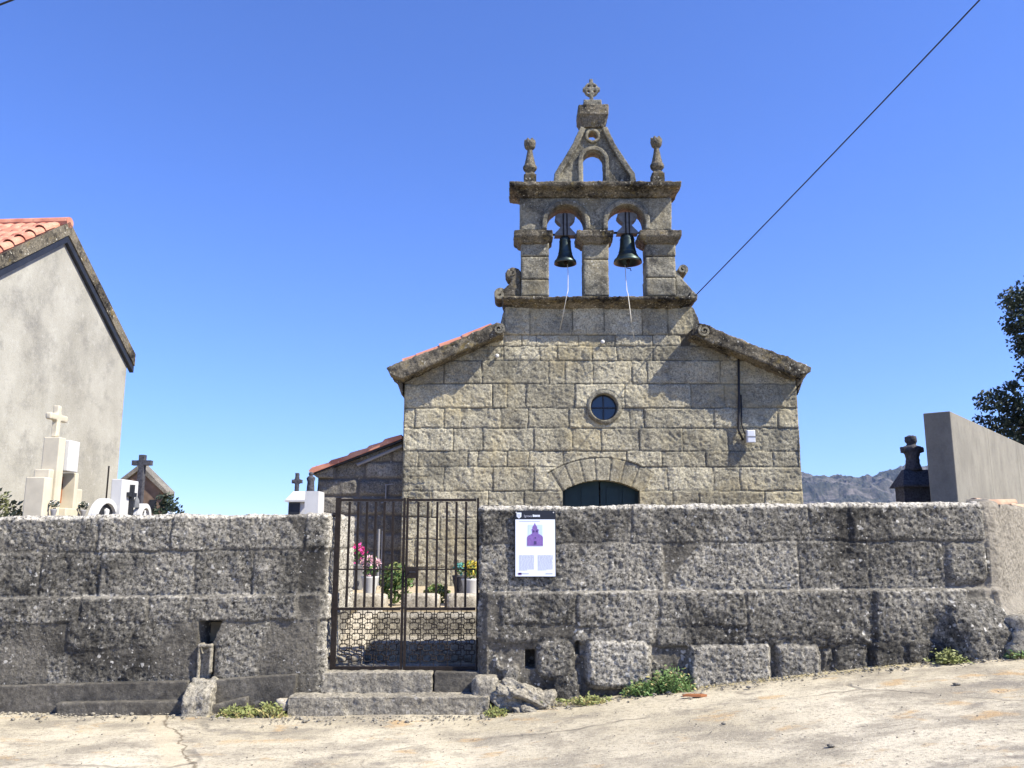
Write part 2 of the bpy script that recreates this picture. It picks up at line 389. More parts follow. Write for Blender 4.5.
# ------------------------------------------------------------------ stone skins
def smooth01(t): t = np.clip(t, 0, 1); return t * t * (3 - 2 * t)
def skin(name, path, prof, blocks, mat, parent, rough=.010, freq=16, warp=.012, joint=-.03, mask=None, shear=None, seed=0,
         tone=.22, ridged=.5, mortar_w=1.0, extra=None, base=None):
    """path: (x,y,nx,ny,u) samples; prof: (off, z, nr, nz, v) samples; blocks: (u0,u1,v0,v1,prot,bevel,round)"""
    pa = np.array(path, float); pr = np.array(prof, float)
    U, V = np.meshgrid(pa[:, 4], pr[:, 4], indexing='ij')
    wu = U + warp * fbm(U * 4, V * 4, 3.1 + seed, 3) * 2; wv = V + warp * fbm(U * 4, V * 4, 9.7 + seed, 3) * 2
    B0 = (base(U, V) if base else np.zeros(U.shape)) + joint; H = B0.copy(); T = np.zeros(U.shape); MO = np.ones(U.shape)
    rr = random.Random(seed + 11)
    for bk in blocks:
        u0, u1, v0, v1, prot, bev, rad = bk[:7]
        cu, cv = (u0 + u1) / 2, (v0 + v1) / 2; hu, hv = (u1 - u0) / 2, (v1 - v0) / 2
        rad = min(rad, hu * .95, hv * .95)
        tu = rr.uniform(-.02, .02); tv_ = rr.uniform(-.03, .03); tn = rr.uniform(-tone, tone) if len(bk) < 8 else bk[7]
        iu = np.where((pa[:, 4] > u0 - .1) & (pa[:, 4] < u1 + .1))[0]; iv = np.where((pr[:, 4] > v0 - .1) & (pr[:, 4] < v1 + .1))[0]
        if len(iu) == 0 or len(iv) == 0: continue
        sl = (slice(iu[0], iu[-1] + 1), slice(iv[0], iv[-1] + 1))
        du = np.abs(wu[sl] - cu) - (hu - rad); dv = np.abs(wv[sl] - cv) - (hv - rad)
        d = -(np.hypot(np.maximum(du, 0), np.maximum(dv, 0)) + np.minimum(np.maximum(du, dv), 0) - rad)
        b0 = B0[sl]; h = b0 + (prot - b0) * smooth01(d / bev + .15) + tu * (wu[sl] - cu) + tv_ * (wv[sl] - cv)
        h = np.where(d > -.15 * bev, h, b0)
        up = h >= H[sl]
        H[sl] = np.where(up, h, H[sl]); T[sl] = np.where(up, tn, T[sl])
        MO[sl] = np.where(up, np.minimum(MO[sl], np.clip(1 - (d / (bev * .5 * mortar_w)), 0, 1)), MO[sl])
    n1 = fbm(U * freq, V * freq, seed + .5, 4, .55)
    n1 = (1 - ridged) * n1 * 1.6 + ridged * (.5 - np.abs(fbm(U * freq * .8 + V * 4, V * freq * .9, seed + 5.5, 3, .6)) * 2.2)
    H = H + rough * n1 * (1 - .6 * MO) + rough * 1.3 * fbm(U * 2.2, V * 2.2, seed + 8.8, 3) + rough * .5 * fbm(U * 55, V * 55, seed + 2.8, 2)
    if extra is not None: H, T, MO = extra(U, V, H, T, MO)
    x = pa[:, None, 0] + pa[:, None, 2] * (pr[None, :, 0] + H * pr[None, :, 2])
    y = pa[:, None, 1] + pa[:, None, 3] * (pr[None, :, 0] + H * pr[None, :, 2])
    z = pr[None, :, 1] + H * pr[None, :, 3] + np.zeros_like(x)
    if shear is not None: z = z + shear(U)
    nu, nv = U.shape
    co = np.stack([x, y, z], -1).reshape(-1, 3)
    idx = np.arange(nu * nv).reshape(nu, nv)
    q = np.stack([idx[:-1, :-1], idx[1:, :-1], idx[1:, 1:], idx[:-1, 1:]], -1).reshape(-1, 4)
    if mask is not None:
        uc = (U[:-1, :-1] + U[1:, 1:]) / 2; vc = (V[:-1, :-1] + V[1:, 1:]) / 2
        q = q[mask(uc, vc).reshape(-1)]
    me = bpy.data.meshes.new(name)
    me.vertices.add(len(co)); me.vertices.foreach_set('co', co.ravel())
    me.loops.add(q.size); me.loops.foreach_set('vertex_index', q.ravel().astype(np.int32))
    me.polygons.add(len(q)); me.polygons.foreach_set('loop_start', np.arange(0, q.size, 4, dtype=np.int32))
    me.polygons.foreach_set('loop_total', np.full(len(q), 4, np.int32))
    me.update(calc_edges=True)
    me.polygons.foreach_set('use_smooth', [True] * len(q))
    for nm, arr in (('tone', T), ('mortar', MO)):
        a = me.attributes.new(nm, 'FLOAT', 'POINT'); a.data.foreach_set('value', arr.ravel().astype(np.float32))
    me.validate()
    return link(name, me, mat, parent)
def line_path(x0, y0, x1, y1, step, u0=None, usign=1):
    L = math.hypot(x1 - x0, y1 - y0); n = max(2, int(L / step) + 1)
    dx, dy = (x1 - x0) / L, (y1 - y0) / L
    return [(x0 + dx * L * i / (n - 1), y0 + dy * L * i / (n - 1), dy, -dx, (u0 or 0) + L * i / (n - 1)) for i in range(n)]
def round_path(pts, rads, step, u_at=None):
    """polyline in plan with rounded corners, normals to the right-hand (outer) side"""
    out = []; pts = [Vector(p) for p in pts]
    segs = []
    cur = pts[0]
    for i in range(1, len(pts)):
        a = pts[i-1]; b = pts[i]
        if i < len(pts) - 1:
            r = rads[i-1]; d1 = (b - a).normalized(); d2 = (pts[i+1] - b).normalized()
            ang = math.atan2(d1.x * d2.y - d1.y * d2.x, d1.dot(d2)); t = r * math.tan(abs(ang) / 2)
            e = b - d1 * t; segs.append(('L', cur, e)); s = 1 if ang > 0 else -1
            c = e + Vector((-d1.y, d1.x)) * r * s
            segs.append(('A', c, r, math.atan2((e - c).y, (e - c).x), ang)); cur = b + d2 * t
        else: segs.append(('L', cur, b))
    u = 0
    for sg in segs:
        if sg[0] == 'L':
            L = (sg[2] - sg[1]).length; n = max(2, int(L / step)); d = (sg[2] - sg[1]) / L
            for k in range(n): out.append((*(sg[1] + d * L * k / n), d.y, -d.x, u + L * k / n))
            u += L
        else:
            _, c, r, a0, ang = sg; L = abs(r * ang); n = max(3, int(L / step))
            for k in range(n):
                a = a0 + ang * k / n; s = 1 if ang > 0 else -1
                out.append((c.x + r * math.cos(a), c.y + r * math.sin(a), s * math.cos(a), s * math.sin(a), u + L * k / n))
            u += L
    d = (pts[-1] - pts[-2]).normalized(); out.append((*pts[-1], d.y, -d.x, u))
    return out
def vprof(z0, z1, step, top=None, rad=.04, inward=.3):
    pr = [(0, z0 + (z1 - rad - z0) * i / int((z1 - z0) / step), 1, 0, z0 + (z1 - rad - z0) * i / int((z1 - z0) / step)) for i in range(int((z1 - z0) / step) + 1)]
    if top:
        for k in range(1, 6):
            a = R(90) * k / 5
            pr.append((-rad * (1 - math.cos(a)), z1 - rad + rad * math.sin(a), math.cos(a), math.sin(a), z1 - rad - .0001 * (6 - k) ))
        m = int(inward / .03)
        for k in range(1, m + 1): pr.append((-rad - inward * k / m, z1, 0, 1, z1 - rad - .00001 * (m - k)))
        # keep v strictly usable for noise by letting it run on; blocks get clamped below
        base = z1 - rad
        pr = [(o, z, a, b, (v if i <= int((z1 - z0) / step) else base + (i - int((z1 - z0) / step)) * .012)) for i, (o, z, a, b, v) in enumerate(pr)]
    return pr
def lit_edge_tone(U, V, H, T, zt, zl):
    # sunlit highlight painted into the tone along wall top and ledge
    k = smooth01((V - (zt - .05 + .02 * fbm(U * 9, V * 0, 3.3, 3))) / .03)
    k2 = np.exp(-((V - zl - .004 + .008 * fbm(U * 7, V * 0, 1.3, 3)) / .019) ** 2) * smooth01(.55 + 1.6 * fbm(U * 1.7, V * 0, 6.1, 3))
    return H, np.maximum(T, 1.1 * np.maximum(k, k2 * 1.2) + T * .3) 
def courses(zs, joints, x0, x1, prot=0., bev=.03, rad=.03, gap=.012, jitter=.0, rnd=None):
    out = []
    for i in range(len(zs) - 1):
        js = [x0] + [j for j in joints[i] if x0 < j < x1] + [x1]
        pr = prot[i] if isinstance(prot, (list, tuple)) else prot
        for a, b in zip(js, js[1:]):
            out.append((a + gap/2, b - gap/2, zs[i] + gap/2, zs[i+1] - gap/2, pr + (rnd.uniform(-jitter, jitter) if rnd else 0), bev, rad))
    return out
def rjoints(n, x0, x1, lo, hi, rnd):
    out = []
    for _ in range(n):
        x = x0 + rnd.uniform(.1, hi); js = []
        while x < x1 - .15: js.append(x); x += rnd.uniform(lo, hi)
        out.append(js)
    return out

# ================================================================== GROUND
YW = 8.5
basepx = [(-60, 712), (0, 711), (320, 711), (480, 710), (560, 702), (640, 692), (700, 685), (800, 673), (900, 663), (1000, 654), (1060, 648)]
bx = np.array([X(a, b, YW) for a, b in basepx]); bz = np.array([Z(b, YW) for a, b in basepx])
bx = np.concatenate([[-60], bx, [9, 60]]); bz = np.concatenate([[bz[0] - .3], bz, [.95, 1.3]])
def road_z(x): return np.interp(x, bx, bz)
def grid_mesh(name, xs, ys, zf, mat, smooth=True):
    Xg, Yg = np.meshgrid(xs, ys, indexing='ij'); Zg = zf(Xg, Yg)
    co = np.stack([Xg, Yg, Zg], -1).reshape(-1, 3); nu, nv = Xg.shape; idx = np.arange(nu * nv).reshape(nu, nv)
    q = np.stack([idx[:-1, :-1], idx[1:, :-1], idx[1:, 1:], idx[:-1, 1:]], -1).reshape(-1, 4)
    me = bpy.data.meshes.new(name); me.from_pydata(co.tolist(), [], q.tolist())
    if smooth: me.polygons.foreach_set('use_smooth', [True] * len(q))
    return link(name, me, mat)
xs = np.concatenate([np.linspace(-30, -7, 30), np.linspace(-6.9, 7.5, 320), np.linspace(7.7, 40, 40)])
ys = np.concatenate([np.linspace(-15, 3, 30), np.linspace(3.1, 9, 150), np.linspace(9.3, 30, 30)])
rd = grid_mesh('road', xs, ys, lambda a, b: road_z(a) + .018 * fbm(a * .9, b * .9, 2.2, 4) + .006 * fbm(a * 7, b * 7, 4.2, 3), M['road'])
tag(rd, kind='structure')
far = grid_mesh('ground', np.linspace(-2600, 2600, 53), np.linspace(-2000, 2600, 47),
                lambda a, b: np.where(np.hypot(a, b) < 300, -.6, -.6 - .004 * (np.hypot(a, b) - 300)) + 0 * a, M['dryland'])
tag(far, kind='structure')
# churchyard terrace
CY = Z(612, 10.0)
SD = Vector((.64, .77)).normalized()          # direction of the wall that runs off beyond the corner
CORN = Vector((X(992, 560, YW), YW))
GX0 = X(326, 600, YW); GX1 = X(478, 600, YW)  # gate opening
far_r = CORN + SD * 30
bm = nb()
prism_z(bm, [(-40, YW + .3), (GX0 - .3, YW + .3), (GX0 - .3, 10.4), (GX1 + .3, 10.4), (GX1 + .3, YW + .3), (CORN.x - .5, YW + .3), (CORN.x - .6 + SD.x * 30, YW + SD.y * 30), (far_r.x, 60), (-40, 60)], -.7, CY)
yard = bmobj('churchyard_ground', bm, M['soil']); tag(yard, kind='structure')

# hills far behind
def hill_obj():
    pts = [(760, 486), (800, 479), (815, 483), (825, 481), (838, 486), (850, 484), (860, 487), (872, 482), (885, 478), (905, 476), (930, 474), (980, 478), (1060, 486), (1200, 500), (700, 500), (600, 512), (450, 528)]
    pts.sort(); D = 1500.
    px = np.array([X(a, b, D) for a, b in pts]); pz = np.array([Z(b, D) for a, b in pts])
    xs = np.linspace(px[0], px[-1], 420); ys = np.linspace(D - 500, D + 420, 130)
    def zf(a, b):
        t = 1 - np.abs(b - D) / np.where(b < D, 500., 420.)
        e = np.interp(a, px, pz) + 8
        ed = np.minimum(np.clip((a - px[0]) / 150, 0, 1), np.clip((px[-1] - a) / 150, 0, 1))
        return -14 + (e + 14) * smooth01(t) ** .8 * ed + 16 * fbm(a / 60, b / 60, 1.3, 6, .6) * smooth01(t * 2) * ed + 3.5 * np.abs(fbm(a / 9, b / 9, 3.3, 3)) * t
    return tag(grid_mesh('hills', xs, ys, zf, M['hill'], False), kind='structure')
hill_obj()

# ================================================================== CHURCH
YC = 15.5
church = thing('stone_church', 'small beige granite church with twin arched belfry, round window and green arched door', 'church')
cx0 = X(403, 440, YC); cx1 = X(800, 440, YC); cxm = X(600, 300, YC)
rows_y = [640, 620, 594, 568, 539, 517, 491, 467, 451, 428, 408, 384, 360.5, 346, 335, 306]
jp = {0: [440, 490, 530, 680, 735], 1: [425, 470, 520, 690, 750], 2: [450, 500, 545, 665, 720, 770], 3: [432, 478, 535, 670, 742],
      4: [415, 455, 512, 548, 655, 712, 765], 5: [440, 496, 530, 690, 735], 6: [432, 488, 524, 673, 699, 765],
      7: [444, 493, 534, 668, 714, 740], 8: [418, 468, 478, 507, 529, 563, 627, 662, 706, 773], 9: [453, 483, 530, 572, 601, 639, 683, 728],
      10: [415, 444, 461, 501, 528, 569, 630, 644, 714, 778], 11: [492, 507, 526, 575, 625, 691, 725], 12: [444, 482, 549, 565, 593, 632, 647, 720],
      13: [504, 522, 540, 557, 592, 617, 653, 700], 14: [520, 536, 578, 615, 653, 681], 15: []}
jp[14] = [530, 572, 604, 642, 668]; jp[13] = [504, 522, 536, 578, 615, 653, 681]; jp[12] = [504, 540, 557, 592, 617, 653, 730]
jp[11] = [444, 482, 549, 565, 593, 632, 647, 720]; jp[10] = [492, 507, 526, 575, 625, 691, 725]
jp[9] = [415, 444, 461, 501, 528, 569, 630, 644, 714, 778]; jp[8] = [453, 483, 534, 572, 601, 639, 683, 728]
jp[7] = [418, 468, 478, 507, 529, 563, 627, 662, 706, 773]; jp[6] = [444, 493, 534, 668, 714, 740]
jp[5] = [432, 488, 524, 673, 699, 765]; jp[4] = [440, 496, 530, 690, 735]; jp[3] = [415, 455, 512, 548, 655, 712, 765]
jp[2] = [450, 500, 545, 665, 720, 770]; jp[1] = [425, 470, 520, 690, 750]; jp[0] = [440, 490, 530, 680, 735]
zs = [Z(y, YC) for y in rows_y]
joints = [[X(p, (rows_y[i] + rows_y[i+1]) / 2, YC) for p in jp[i]] for i in range(len(zs) - 1)]
rndc = random.Random(4)
fblocks = courses(zs, joints, cx0, cx1, prot=0, bev=.018, rad=.015, gap=.004, jitter=.012, rnd=rndc)
# the door arch
acx = X(601, 485, YC); sc = YC / F / 1.0
ari = 74.6 * (X(640, 485, YC) - X(562, 485, YC)) / 78; acz = Z(480, YC) - ari; aro = ari * 97 / 74.6
dx0 = X(562, 490, YC); dx1 = X(640, 490, YC)
spring = acz + math.sqrt(ari ** 2 - (acx - dx0) ** 2)
ox, oz = X(604, 407, YC), Z(407, YC); orad = X(617.5, 407, YC) - ox
eL = (X(394, 374, YC), Z(376, YC)); eR = (X(806, 374, YC), Z(376, YC))
tx0 = X(505, 320, YC); tx1 = X(693, 320, YC); ztop = Z(306, YC)
gz = lambda x: np.interp(x, [eL[0], X(503, 330, YC), X(690, 328, YC), eR[0]], [eL[1] - .02, Z(329, YC), Z(331, YC), eR[1] - .02])
def fmask(u, v):
    m = (v < np.where((u > tx0) & (u < tx1), ztop, gz(u)))
    door_ = (u > dx0 + .01) & (u < dx1 - .01) & ((v < spring) | (np.hypot(u - acx, v - acz) < ari))
    oc = np.hypot(u - ox, v - oz) < orad + .03
    return m & ~door_ & ~oc
def fextra(U, V, H, T, MO):
    r = np.hypot(U - acx, V - acz); th = np.degrees(np.arctan2(U - acx, V - acz))
    zone = (r > ari - .02) & (r < aro + .012) & (np.abs(th) < 33) & (V > spring - .03)
    js = np.array([-31, -22, -12.5, -3.5, 6.5, 15, 24, 33.5]); dth = np.min(np.abs(th[..., None] - js), -1) * r * math.pi / 180
    d = np.minimum(dth, aro - r)
    h = -.014 + .020 * smooth01(d / .02) + .012 * fbm(U * 13, V * 13, 7.7, 4)
    tn = np.interp(th, js, [-.1, .1, -.12, .12, -.05, -.2, .08, -.1])
    H = np.where(zone, h, H); T = np.where(zone, tn - .08, T); MO = np.where(zone, np.clip(1 - d / .012, 0, 1), MO)
    band = np.exp(-((r - aro - .02) / .012) ** 2) * (np.abs(th) < 36) * (V > spring)
    H = H + band * .010; T = T + band * .12
    ring = np.hypot(U - ox, V - oz) < orad + .07
    H = np.where(ring, -.02, H)
    return H, T, MO
facade_path = line_path(cx0, YC, cx1, YC, .017, u0=cx0)
facade = skin('facade_wall', facade_path, vprof(CY - .1, ztop + .02, .017), fblocks, M['facade'], church, rough=.020, freq=12, warp=.010, joint=-.026,
              mask=fmask, extra=fextra, seed=1, tone=.27, ridged=.6)
# body behind the facade skin: side walls, back wall
YB = 27.
for nm, pth, sd in (('side_wall', line_path(cx1 - .003, YC, cx1 - .003, YB, .06, u0=0), 21), ('side_wall', line_path(cx0 + .003, YB, cx0 + .003, YC, .06, u0=0), 22),
                    ('rear_wall', line_path(cx1, YB, cx0, YB, .08, u0=0), 23)):
    L = pth[-1][4]; rz = random.Random(sd); zz = [CY - .1 + .42 * i for i in range(13)]
    skin(nm, pth, vprof(CY - .1, eL[1] + .02 if nm == 'side_wall' else eL[1], .06), courses(zz, rjoints(12, 0, L, .5, 1.1, rz), 0, L, bev=.05, rad=.03, gap=.02), M['facade'], church, rough=.02, seed=sd)
# wall core closing the facade (thickness seen from the side)
TT = .42
bm = nb(); box(bm, tx0 + .02, tx1 - .02, YC + .04, YC + TT, Z(345, YC), ztop)
erode(bmobj('belfry_base', bm, M['belfry'], church), .035, .02)
# nave roof (two tiled slopes)
rx = (cx0 + cx1) / 2; rz_ = Z(303, YC)
def tile_sheet(name, p0, along, down, W, L, mat, parent, pitch=.2, course=.36, amp=.05):
    """p0 ridge corner; along = unit vector along the ridge, down = unit vector down the slope"""
    along = Vector(along).normalized(); down = Vector(down).normalized(); n = along.cross(down); 
    if n.z < 0: n = -n
    nu = int(W / pitch * 8); nv = int(L / .06)
    u = np.linspace(0, W, nu); v = np.linspace(0, L, nv)
    U, V = np.meshgrid(u, v, indexing='ij')
    col_ = np.floor(U / pitch); jit = pn(col_ * 3.7, 1.5, 2.5) * .12
    h = amp * np.abs(np.sin(math.pi * U / pitch)) ** .7 + .035 * (((V + jit) / course) % 1) + .01 * fbm(U * 3, V * 3, 1, 2)
    co = np.array(p0) + U[..., None] * np.array(along) + V[..., None] * np.array(down) + (h + .01)[..., None] * np.array(n)
    lo = np.array(p0) + U[..., None] * np.array(along) + V[..., None] * np.array(down) - .05 * np.array(n)
    idx = np.arange(nu * nv).reshape(nu, nv)
    q = np.stack([idx[:-1, :-1], idx[1:, :-1], idx[1:, 1:], idx[:-1, 1:]], -1).reshape(-1, 4).tolist()
    N = nu * nv
    vs = co.reshape(-1, 3).tolist() + lo.reshape(-1, 3).tolist()
    q += [[N + a for a in f[::-1]] for f in q]
    for ring in (idx[:, 0], idx[:, -1][::-1], idx[0, :][::-1], idx[-1, :]):
        for a, b in zip(ring[:-1], ring[1:]): q.append([int(a), int(b), int(b) + N, int(a) + N])
    me = bpy.data.meshes.new(name); me.from_pydata(vs, [], [[int(i) for i in f] for f in q])
    return link(name, me, mat, parent)
for s, e in ((-1, eL), (1, eR)):
    ex = e[0]; dn = Vector((ex - rx, 0, e[1] + .10 - rz_)); 
    tile_sheet('roof_slope', (rx, YC + .45, rz_), (0, 1, 0), dn, YB - YC - .3, dn.length + .02, M['tile'], church)
bm = nb(); tube(bm, [(rx, YC + .6, rz_ + .03), (rx, YB + .1, rz_ + .03)], .1, 10); bmobj('ridge_tiles', bm, M['tile'], church)
# rear gable
bm = nb(); prism(bm, [(cx0, eL[1] - .05), (cx1, eR[1] - .05), (cx1, eR[1]), (rx, rz_ - .06), (cx0, eL[1])], YB - .3, YB - .02); bmobj('rear_gable', bm, M['facade'], church)

# raking slabs over the facade
def slab(name, pxs, y0, y1, mat, amp=.05):
    pts = [(X(a, b, y0), Z(b, y0)) for a, b in pxs]
    bm = nb(); prism(bm, pts, y0, y1); o = bmobj(name, bm, mat, church); erode(o, .022, amp, .16); return o
PROJ = .38
slab('raking_cornice', [(386, 367), (440, 347), (497, 322), (503, 323), (503, 335), (495, 337), (440, 361), (402, 379), (390, 375)], YC - PROJ, YC + .6, M['cornice'])
slab('raking_cornice', [(699, 323), (706, 324), (750, 343), (790, 357), (812, 367), (811, 372), (797, 377), (750, 357), (706, 341), (692, 335), (692, 329)], YC - PROJ, YC + .6, M['cornice'])
# corbel under the eave tips
for a in ((402, 375, 403, 400, -1), (797, 374, 799, 398, 1)):
    bm = nb(); xA = X(a[0], a[1], YC); zA = Z(a[1], YC)
    prism(bm, [(xA - a[4]*.02, zA - .42), (xA - a[4]*.02, zA + .02), (xA + a[4] * .2, zA + .02), (xA + a[4] * .1, zA - .12)][::a[4]], YC - .03, YC + .45)
    erode(bmobj('eave_corbel', bm, M['cornice'], church), .02, .015)
def spiral(name, c, r, turns, y0, y1, w, mat, parent, start=0, sgn=1):
    bm = nb(); n = int(26 * turns); pts = []
    for i in range(n + 1):
        t = i / n; a = start + sgn * 2 * math.pi * turns * t; rr = r * (1 - .8 * t)
        pts.append((c[0] + rr * math.cos(a), c[1] + rr * math.sin(a)))
    prev = None
    for i, (x, z) in enumerate(pts):
        dx_, dz_ = (x - c[0]), (z - c[1]); q = math.hypot(dx_, dz_) + 1e-6; ww = w * (1 - .4 * i / n)
        o_ = (x + dx_ / q * ww / 2, z + dz_ / q * ww / 2); i_ = (x - dx_ / q * ww / 2, z - dz_ / q * ww / 2)
        cur = [bm.verts.new((o_[0], y0, o_[1])), bm.verts.new((i_[0], y0, i_[1])), bm.verts.new((i_[0], y1, i_[1])), bm.verts.new((o_[0], y1, o_[1]))]
        if prev:
            for k in range(4): bm.faces.new((prev[k], prev[(k+1) % 4], cur[(k+1) % 4], cur[k]))
        else: bm.faces.new(cur)
        prev = cur
    bm.faces.new(prev[::-1])
    return bmobj(name, bm, mat, parent)
ppm = 1 / (X(601, 300, YC) - X(600, 300, YC))
YV = YC - PROJ
spiral('scroll', (X(499, 329, YV), Z(329, YV)), 5 / ppm, 1.6, YC - PROJ - .05, YC - PROJ + .1, .045, M['belfry'], church, start=R(60), sgn=-1)
spiral('scroll', (X(704, 330, YV), Z(331, YV)), 5.5 / ppm, 1.6, YC - PROJ - .05, YC - PROJ + .1, .045, M['belfry'], church, start=R(120))
# small buttress strips beside the belfry base (right one shows)
slab('haunch', [(690, 306), (694, 308), (703, 330), (700, 338), (690, 340)], YC + .02, YC + .5, M['belfry'], .03)
slab('haunch', [(507, 306), (504, 308), (499, 330), (500, 334), (508, 336)], YC + .02, YC + .5, M['belfry'], .03)

# roof tiles that peep out over the left raking slab
def barrel(bm, a, b, ra, rb, n=8, th=.015):
    a = Vector(a); b = Vector(b); t = (b - a).normalized(); side = t.cross(Vector((0, 0, 1))).normalized(); up = side.cross(t)
    rows = []
    for p, r in ((a, ra), (b, rb)):
        for rr in (r, r - th):
            rows.append([bm.verts.new(p + side * rr * math.cos(math.pi * k / n) + up * rr * math.sin(math.pi * k / n)) for k in range(n + 1)])
    o0, i0, o1, i1 = rows
    for k in range(n):
        bm.faces.new((o0[k], o0[k+1], o1[k+1], o1[k])); bm.faces.new((i0[k+1], i0[k], i1[k], i1[k+1]))
        bm.faces.new((o0[k+1], o0[k], i0[k], i0[k+1])); bm.faces.new((o1[k], o1[k+1], i1[k+1], i1[k]))
    for k in (0, n): bm.faces.new((o0[k], i0[k], i1[k], o1[k]))
tl = [((404, 363), (430, 353)), ((418, 358), (447, 345.5)), ((441, 348), (468, 336.5)), ((464, 339), (493, 325.5))]
for row in range(2):
    for (a, b) in tl:
        pa = P(a[0], a[1] + 1.5, YC - .2); pb = P(b[0], b[1] + 2, YC - .2)
        bm = nb(); off = Vector((0, .05 + .3 * row, 0))
        barrel(bm, pa + off, pb + off, .125, .10); bmobj('verge_tile', bm, M['tile'], church)

# oculus: moulded ring, frame, glass
oc = empty('round_window', (ox, YC, oz)); oc.parent = church
bm = nb(); lathe(bm, [(orad, .22), (orad, -.035), (orad + .02, -.045), (orad + .04, -.03), (orad + .07, -.03), (orad + .085, .05)], (0, 0, 0), 48, 'y', cap=False)
bmobj('stone_ring', bm, M['belfry'], oc, True)
bm = nb(); lathe(bm, [(.001, .13), (orad + .02, .13), (orad + .02, .15), (.001, .15)], (0, 0, 0), 40, 'y'); bmobj('pane', bm, M['glass'], oc)
bm = nb(); lathe(bm, [(orad, .12), (orad - .03, .12), (orad - .03, .16)], (0, 0, 0), 40, 'y', cap=False)
box(bm, -.012, .012, .10, .13, -orad, orad); box(bm, -orad, orad, .102, .128, -.012, .012); bmobj('frame', bm, M['steel'], oc)
# door: reveal, leaves
dr = empty('arched_door', (acx, YC, CY)); dr.parent = church
def arcpts(r, a0, a1, n): return [(r * math.sin(R(a0 + (a1 - a0) * i / n)), acz - CY + r * math.cos(R(a0 + (a1 - a0) * i / n))) for i in range(n + 1)]
ha = math.degrees(math.asin((dx1 - dx0) / 2 / ari)); hw = (dx1 - dx0) / 2
bm = nb(); inn = [(-hw, 0)] + arcpts(ari, -ha, ha, 16) + [(hw, 0)]
out = [(-hw - .12, 0)] + arcpts(ari + .12, -ha * 1.05, ha * 1.05, 16) + [(hw + .12, 0)]
fa = [[bm.verts.new((x, y, z)) for x, z in inn] for y in (.003, .40)]
for i in range(len(inn) - 1): bm.faces.new((fa[0][i], fa[0][i+1], fa[1][i+1], fa[1][i]))
bmobj('door_reveal', bm, M['belfry'], dr)
for s in (-1, 1):
    half = [(x, z) for x, z in inn if x * s > .012] ; half = [(.012 * s, acz - CY + ari)] + (half if s > 0 else half[::-1]) + [(.012 * s, 0)]
    bm = nb(); prism(bm, half, .26, .31); lf = bmobj('door_leaf', bm, M['door'], dr)
    bm = nb()
    for x0_ in (.12, .42):
        for z0_, z1_ in ((.15, .85), (1.0, 1.75)): box(bm, min(s*x0_, s*(x0_+.22)), max(s*x0_, s*(x0_+.22)), .235, .262, z0_, z1_)
    bmobj('door_panel', bm, M['door'], lf)
    bm = nb(); tube(bm, [(s*.06, .255, 1.0), (s*.06, .20, 1.0), (s*.06, .20, 1.12), (s*.06, .255, 1.12)], .01); bmobj('door_handle', bm, M['iron'], lf)

# ---- belfry
def pxbox(bm, x0, x1, y0p, y1p, ya, yb, taper=(0, 0, 0, 0)):
    ym = (y0p + y1p) / 2
    box(bm, X(x0, ym, YC), X(x1, ym, YC), ya, yb, Z(y1p, YC), Z(y0p, YC), taper)
def cornice(name, x0, x1, yt, yb, proj, mat=M['cornice'], steps=((1., 1.), (.95, .62), (.45, .38), (.12, 0))):
    """moulded slab: profile swept round three sides"""
    zt, zb = Z(yt, YC - proj), Z(yb, YC) - .01; xa, xb = X(x0, yt, YC - proj), X(x1, yt, YC - proj); bm = nb()
    prev = None; lv = sorted(steps, key=lambda s: -s[1])
    ring = []
    for k, (f, h) in enumerate(lv):
        d = proj * (1 - f); z = zb + (zt - zb) * h
        ring.append([bm.verts.new(p) for p in ((xa + d, YC - proj + d, z), (xb - d, YC - proj + d, z), (xb - d, YC + TT + proj * .8 - d, z), (xa + d, YC + TT + proj * .8 - d, z))])
    bm.faces.new(ring[0]); bm.faces.new(ring[-1][::-1])
    for a, b in zip(ring, ring[1:]):
        for k in range(4): bm.faces.new((a[k], b[k], b[(k+1) % 4], a[(k+1) % 4]))
    return erode(bmobj(name, bm, mat, church), .02, .045, .13)
cornice('lower_cornice', 502, 697, 296, 308, .30)
cornice('upper_cornice', 509, 682, 181, 197, .27)
TY0, TY1 = YC + .02, YC + TT
def pier(x0, x1, cuts):
    for a, b in zip(cuts, cuts[1:]):
        bm = nb(); pxbox(bm, x0, x1, a + .25, b - .25, TY0, TY1); o = bmobj('pier_block', bm, M['belfry'], church)
        bv = o.modifiers.new('bevel', 'BEVEL'); bv.width = .02; bv.segments = 2
        erode(o, .02, .018, .09)
pier(521, 549, [241, 256, 279, 296]); pier(583.5, 609, [241, 259, 296]); pier(646, 676, [241, 256, 277, 296])
for a, b in ((514, 553), (577, 614), (640, 682)):
    bm = nb(); d = 6 / ppm
    xA, xB = X(a, 235, YC - .12), X(b, 235, YC - .12)
    z3, z2, z1 = Z(229.5, YC - .12), Z(236, YC - .12), Z(244, YC)
    box(bm, xA, xB, YC - .12, TY1 + .12, z2, z3); box(bm, xA + d, xB - d, YC - .01, TY1 + .01, z1, z2 + .005, (d * .9, d * .9, .11, .11))
    erode(bmobj('impost', bm, M['cornice'], church), .02, .035, .1)
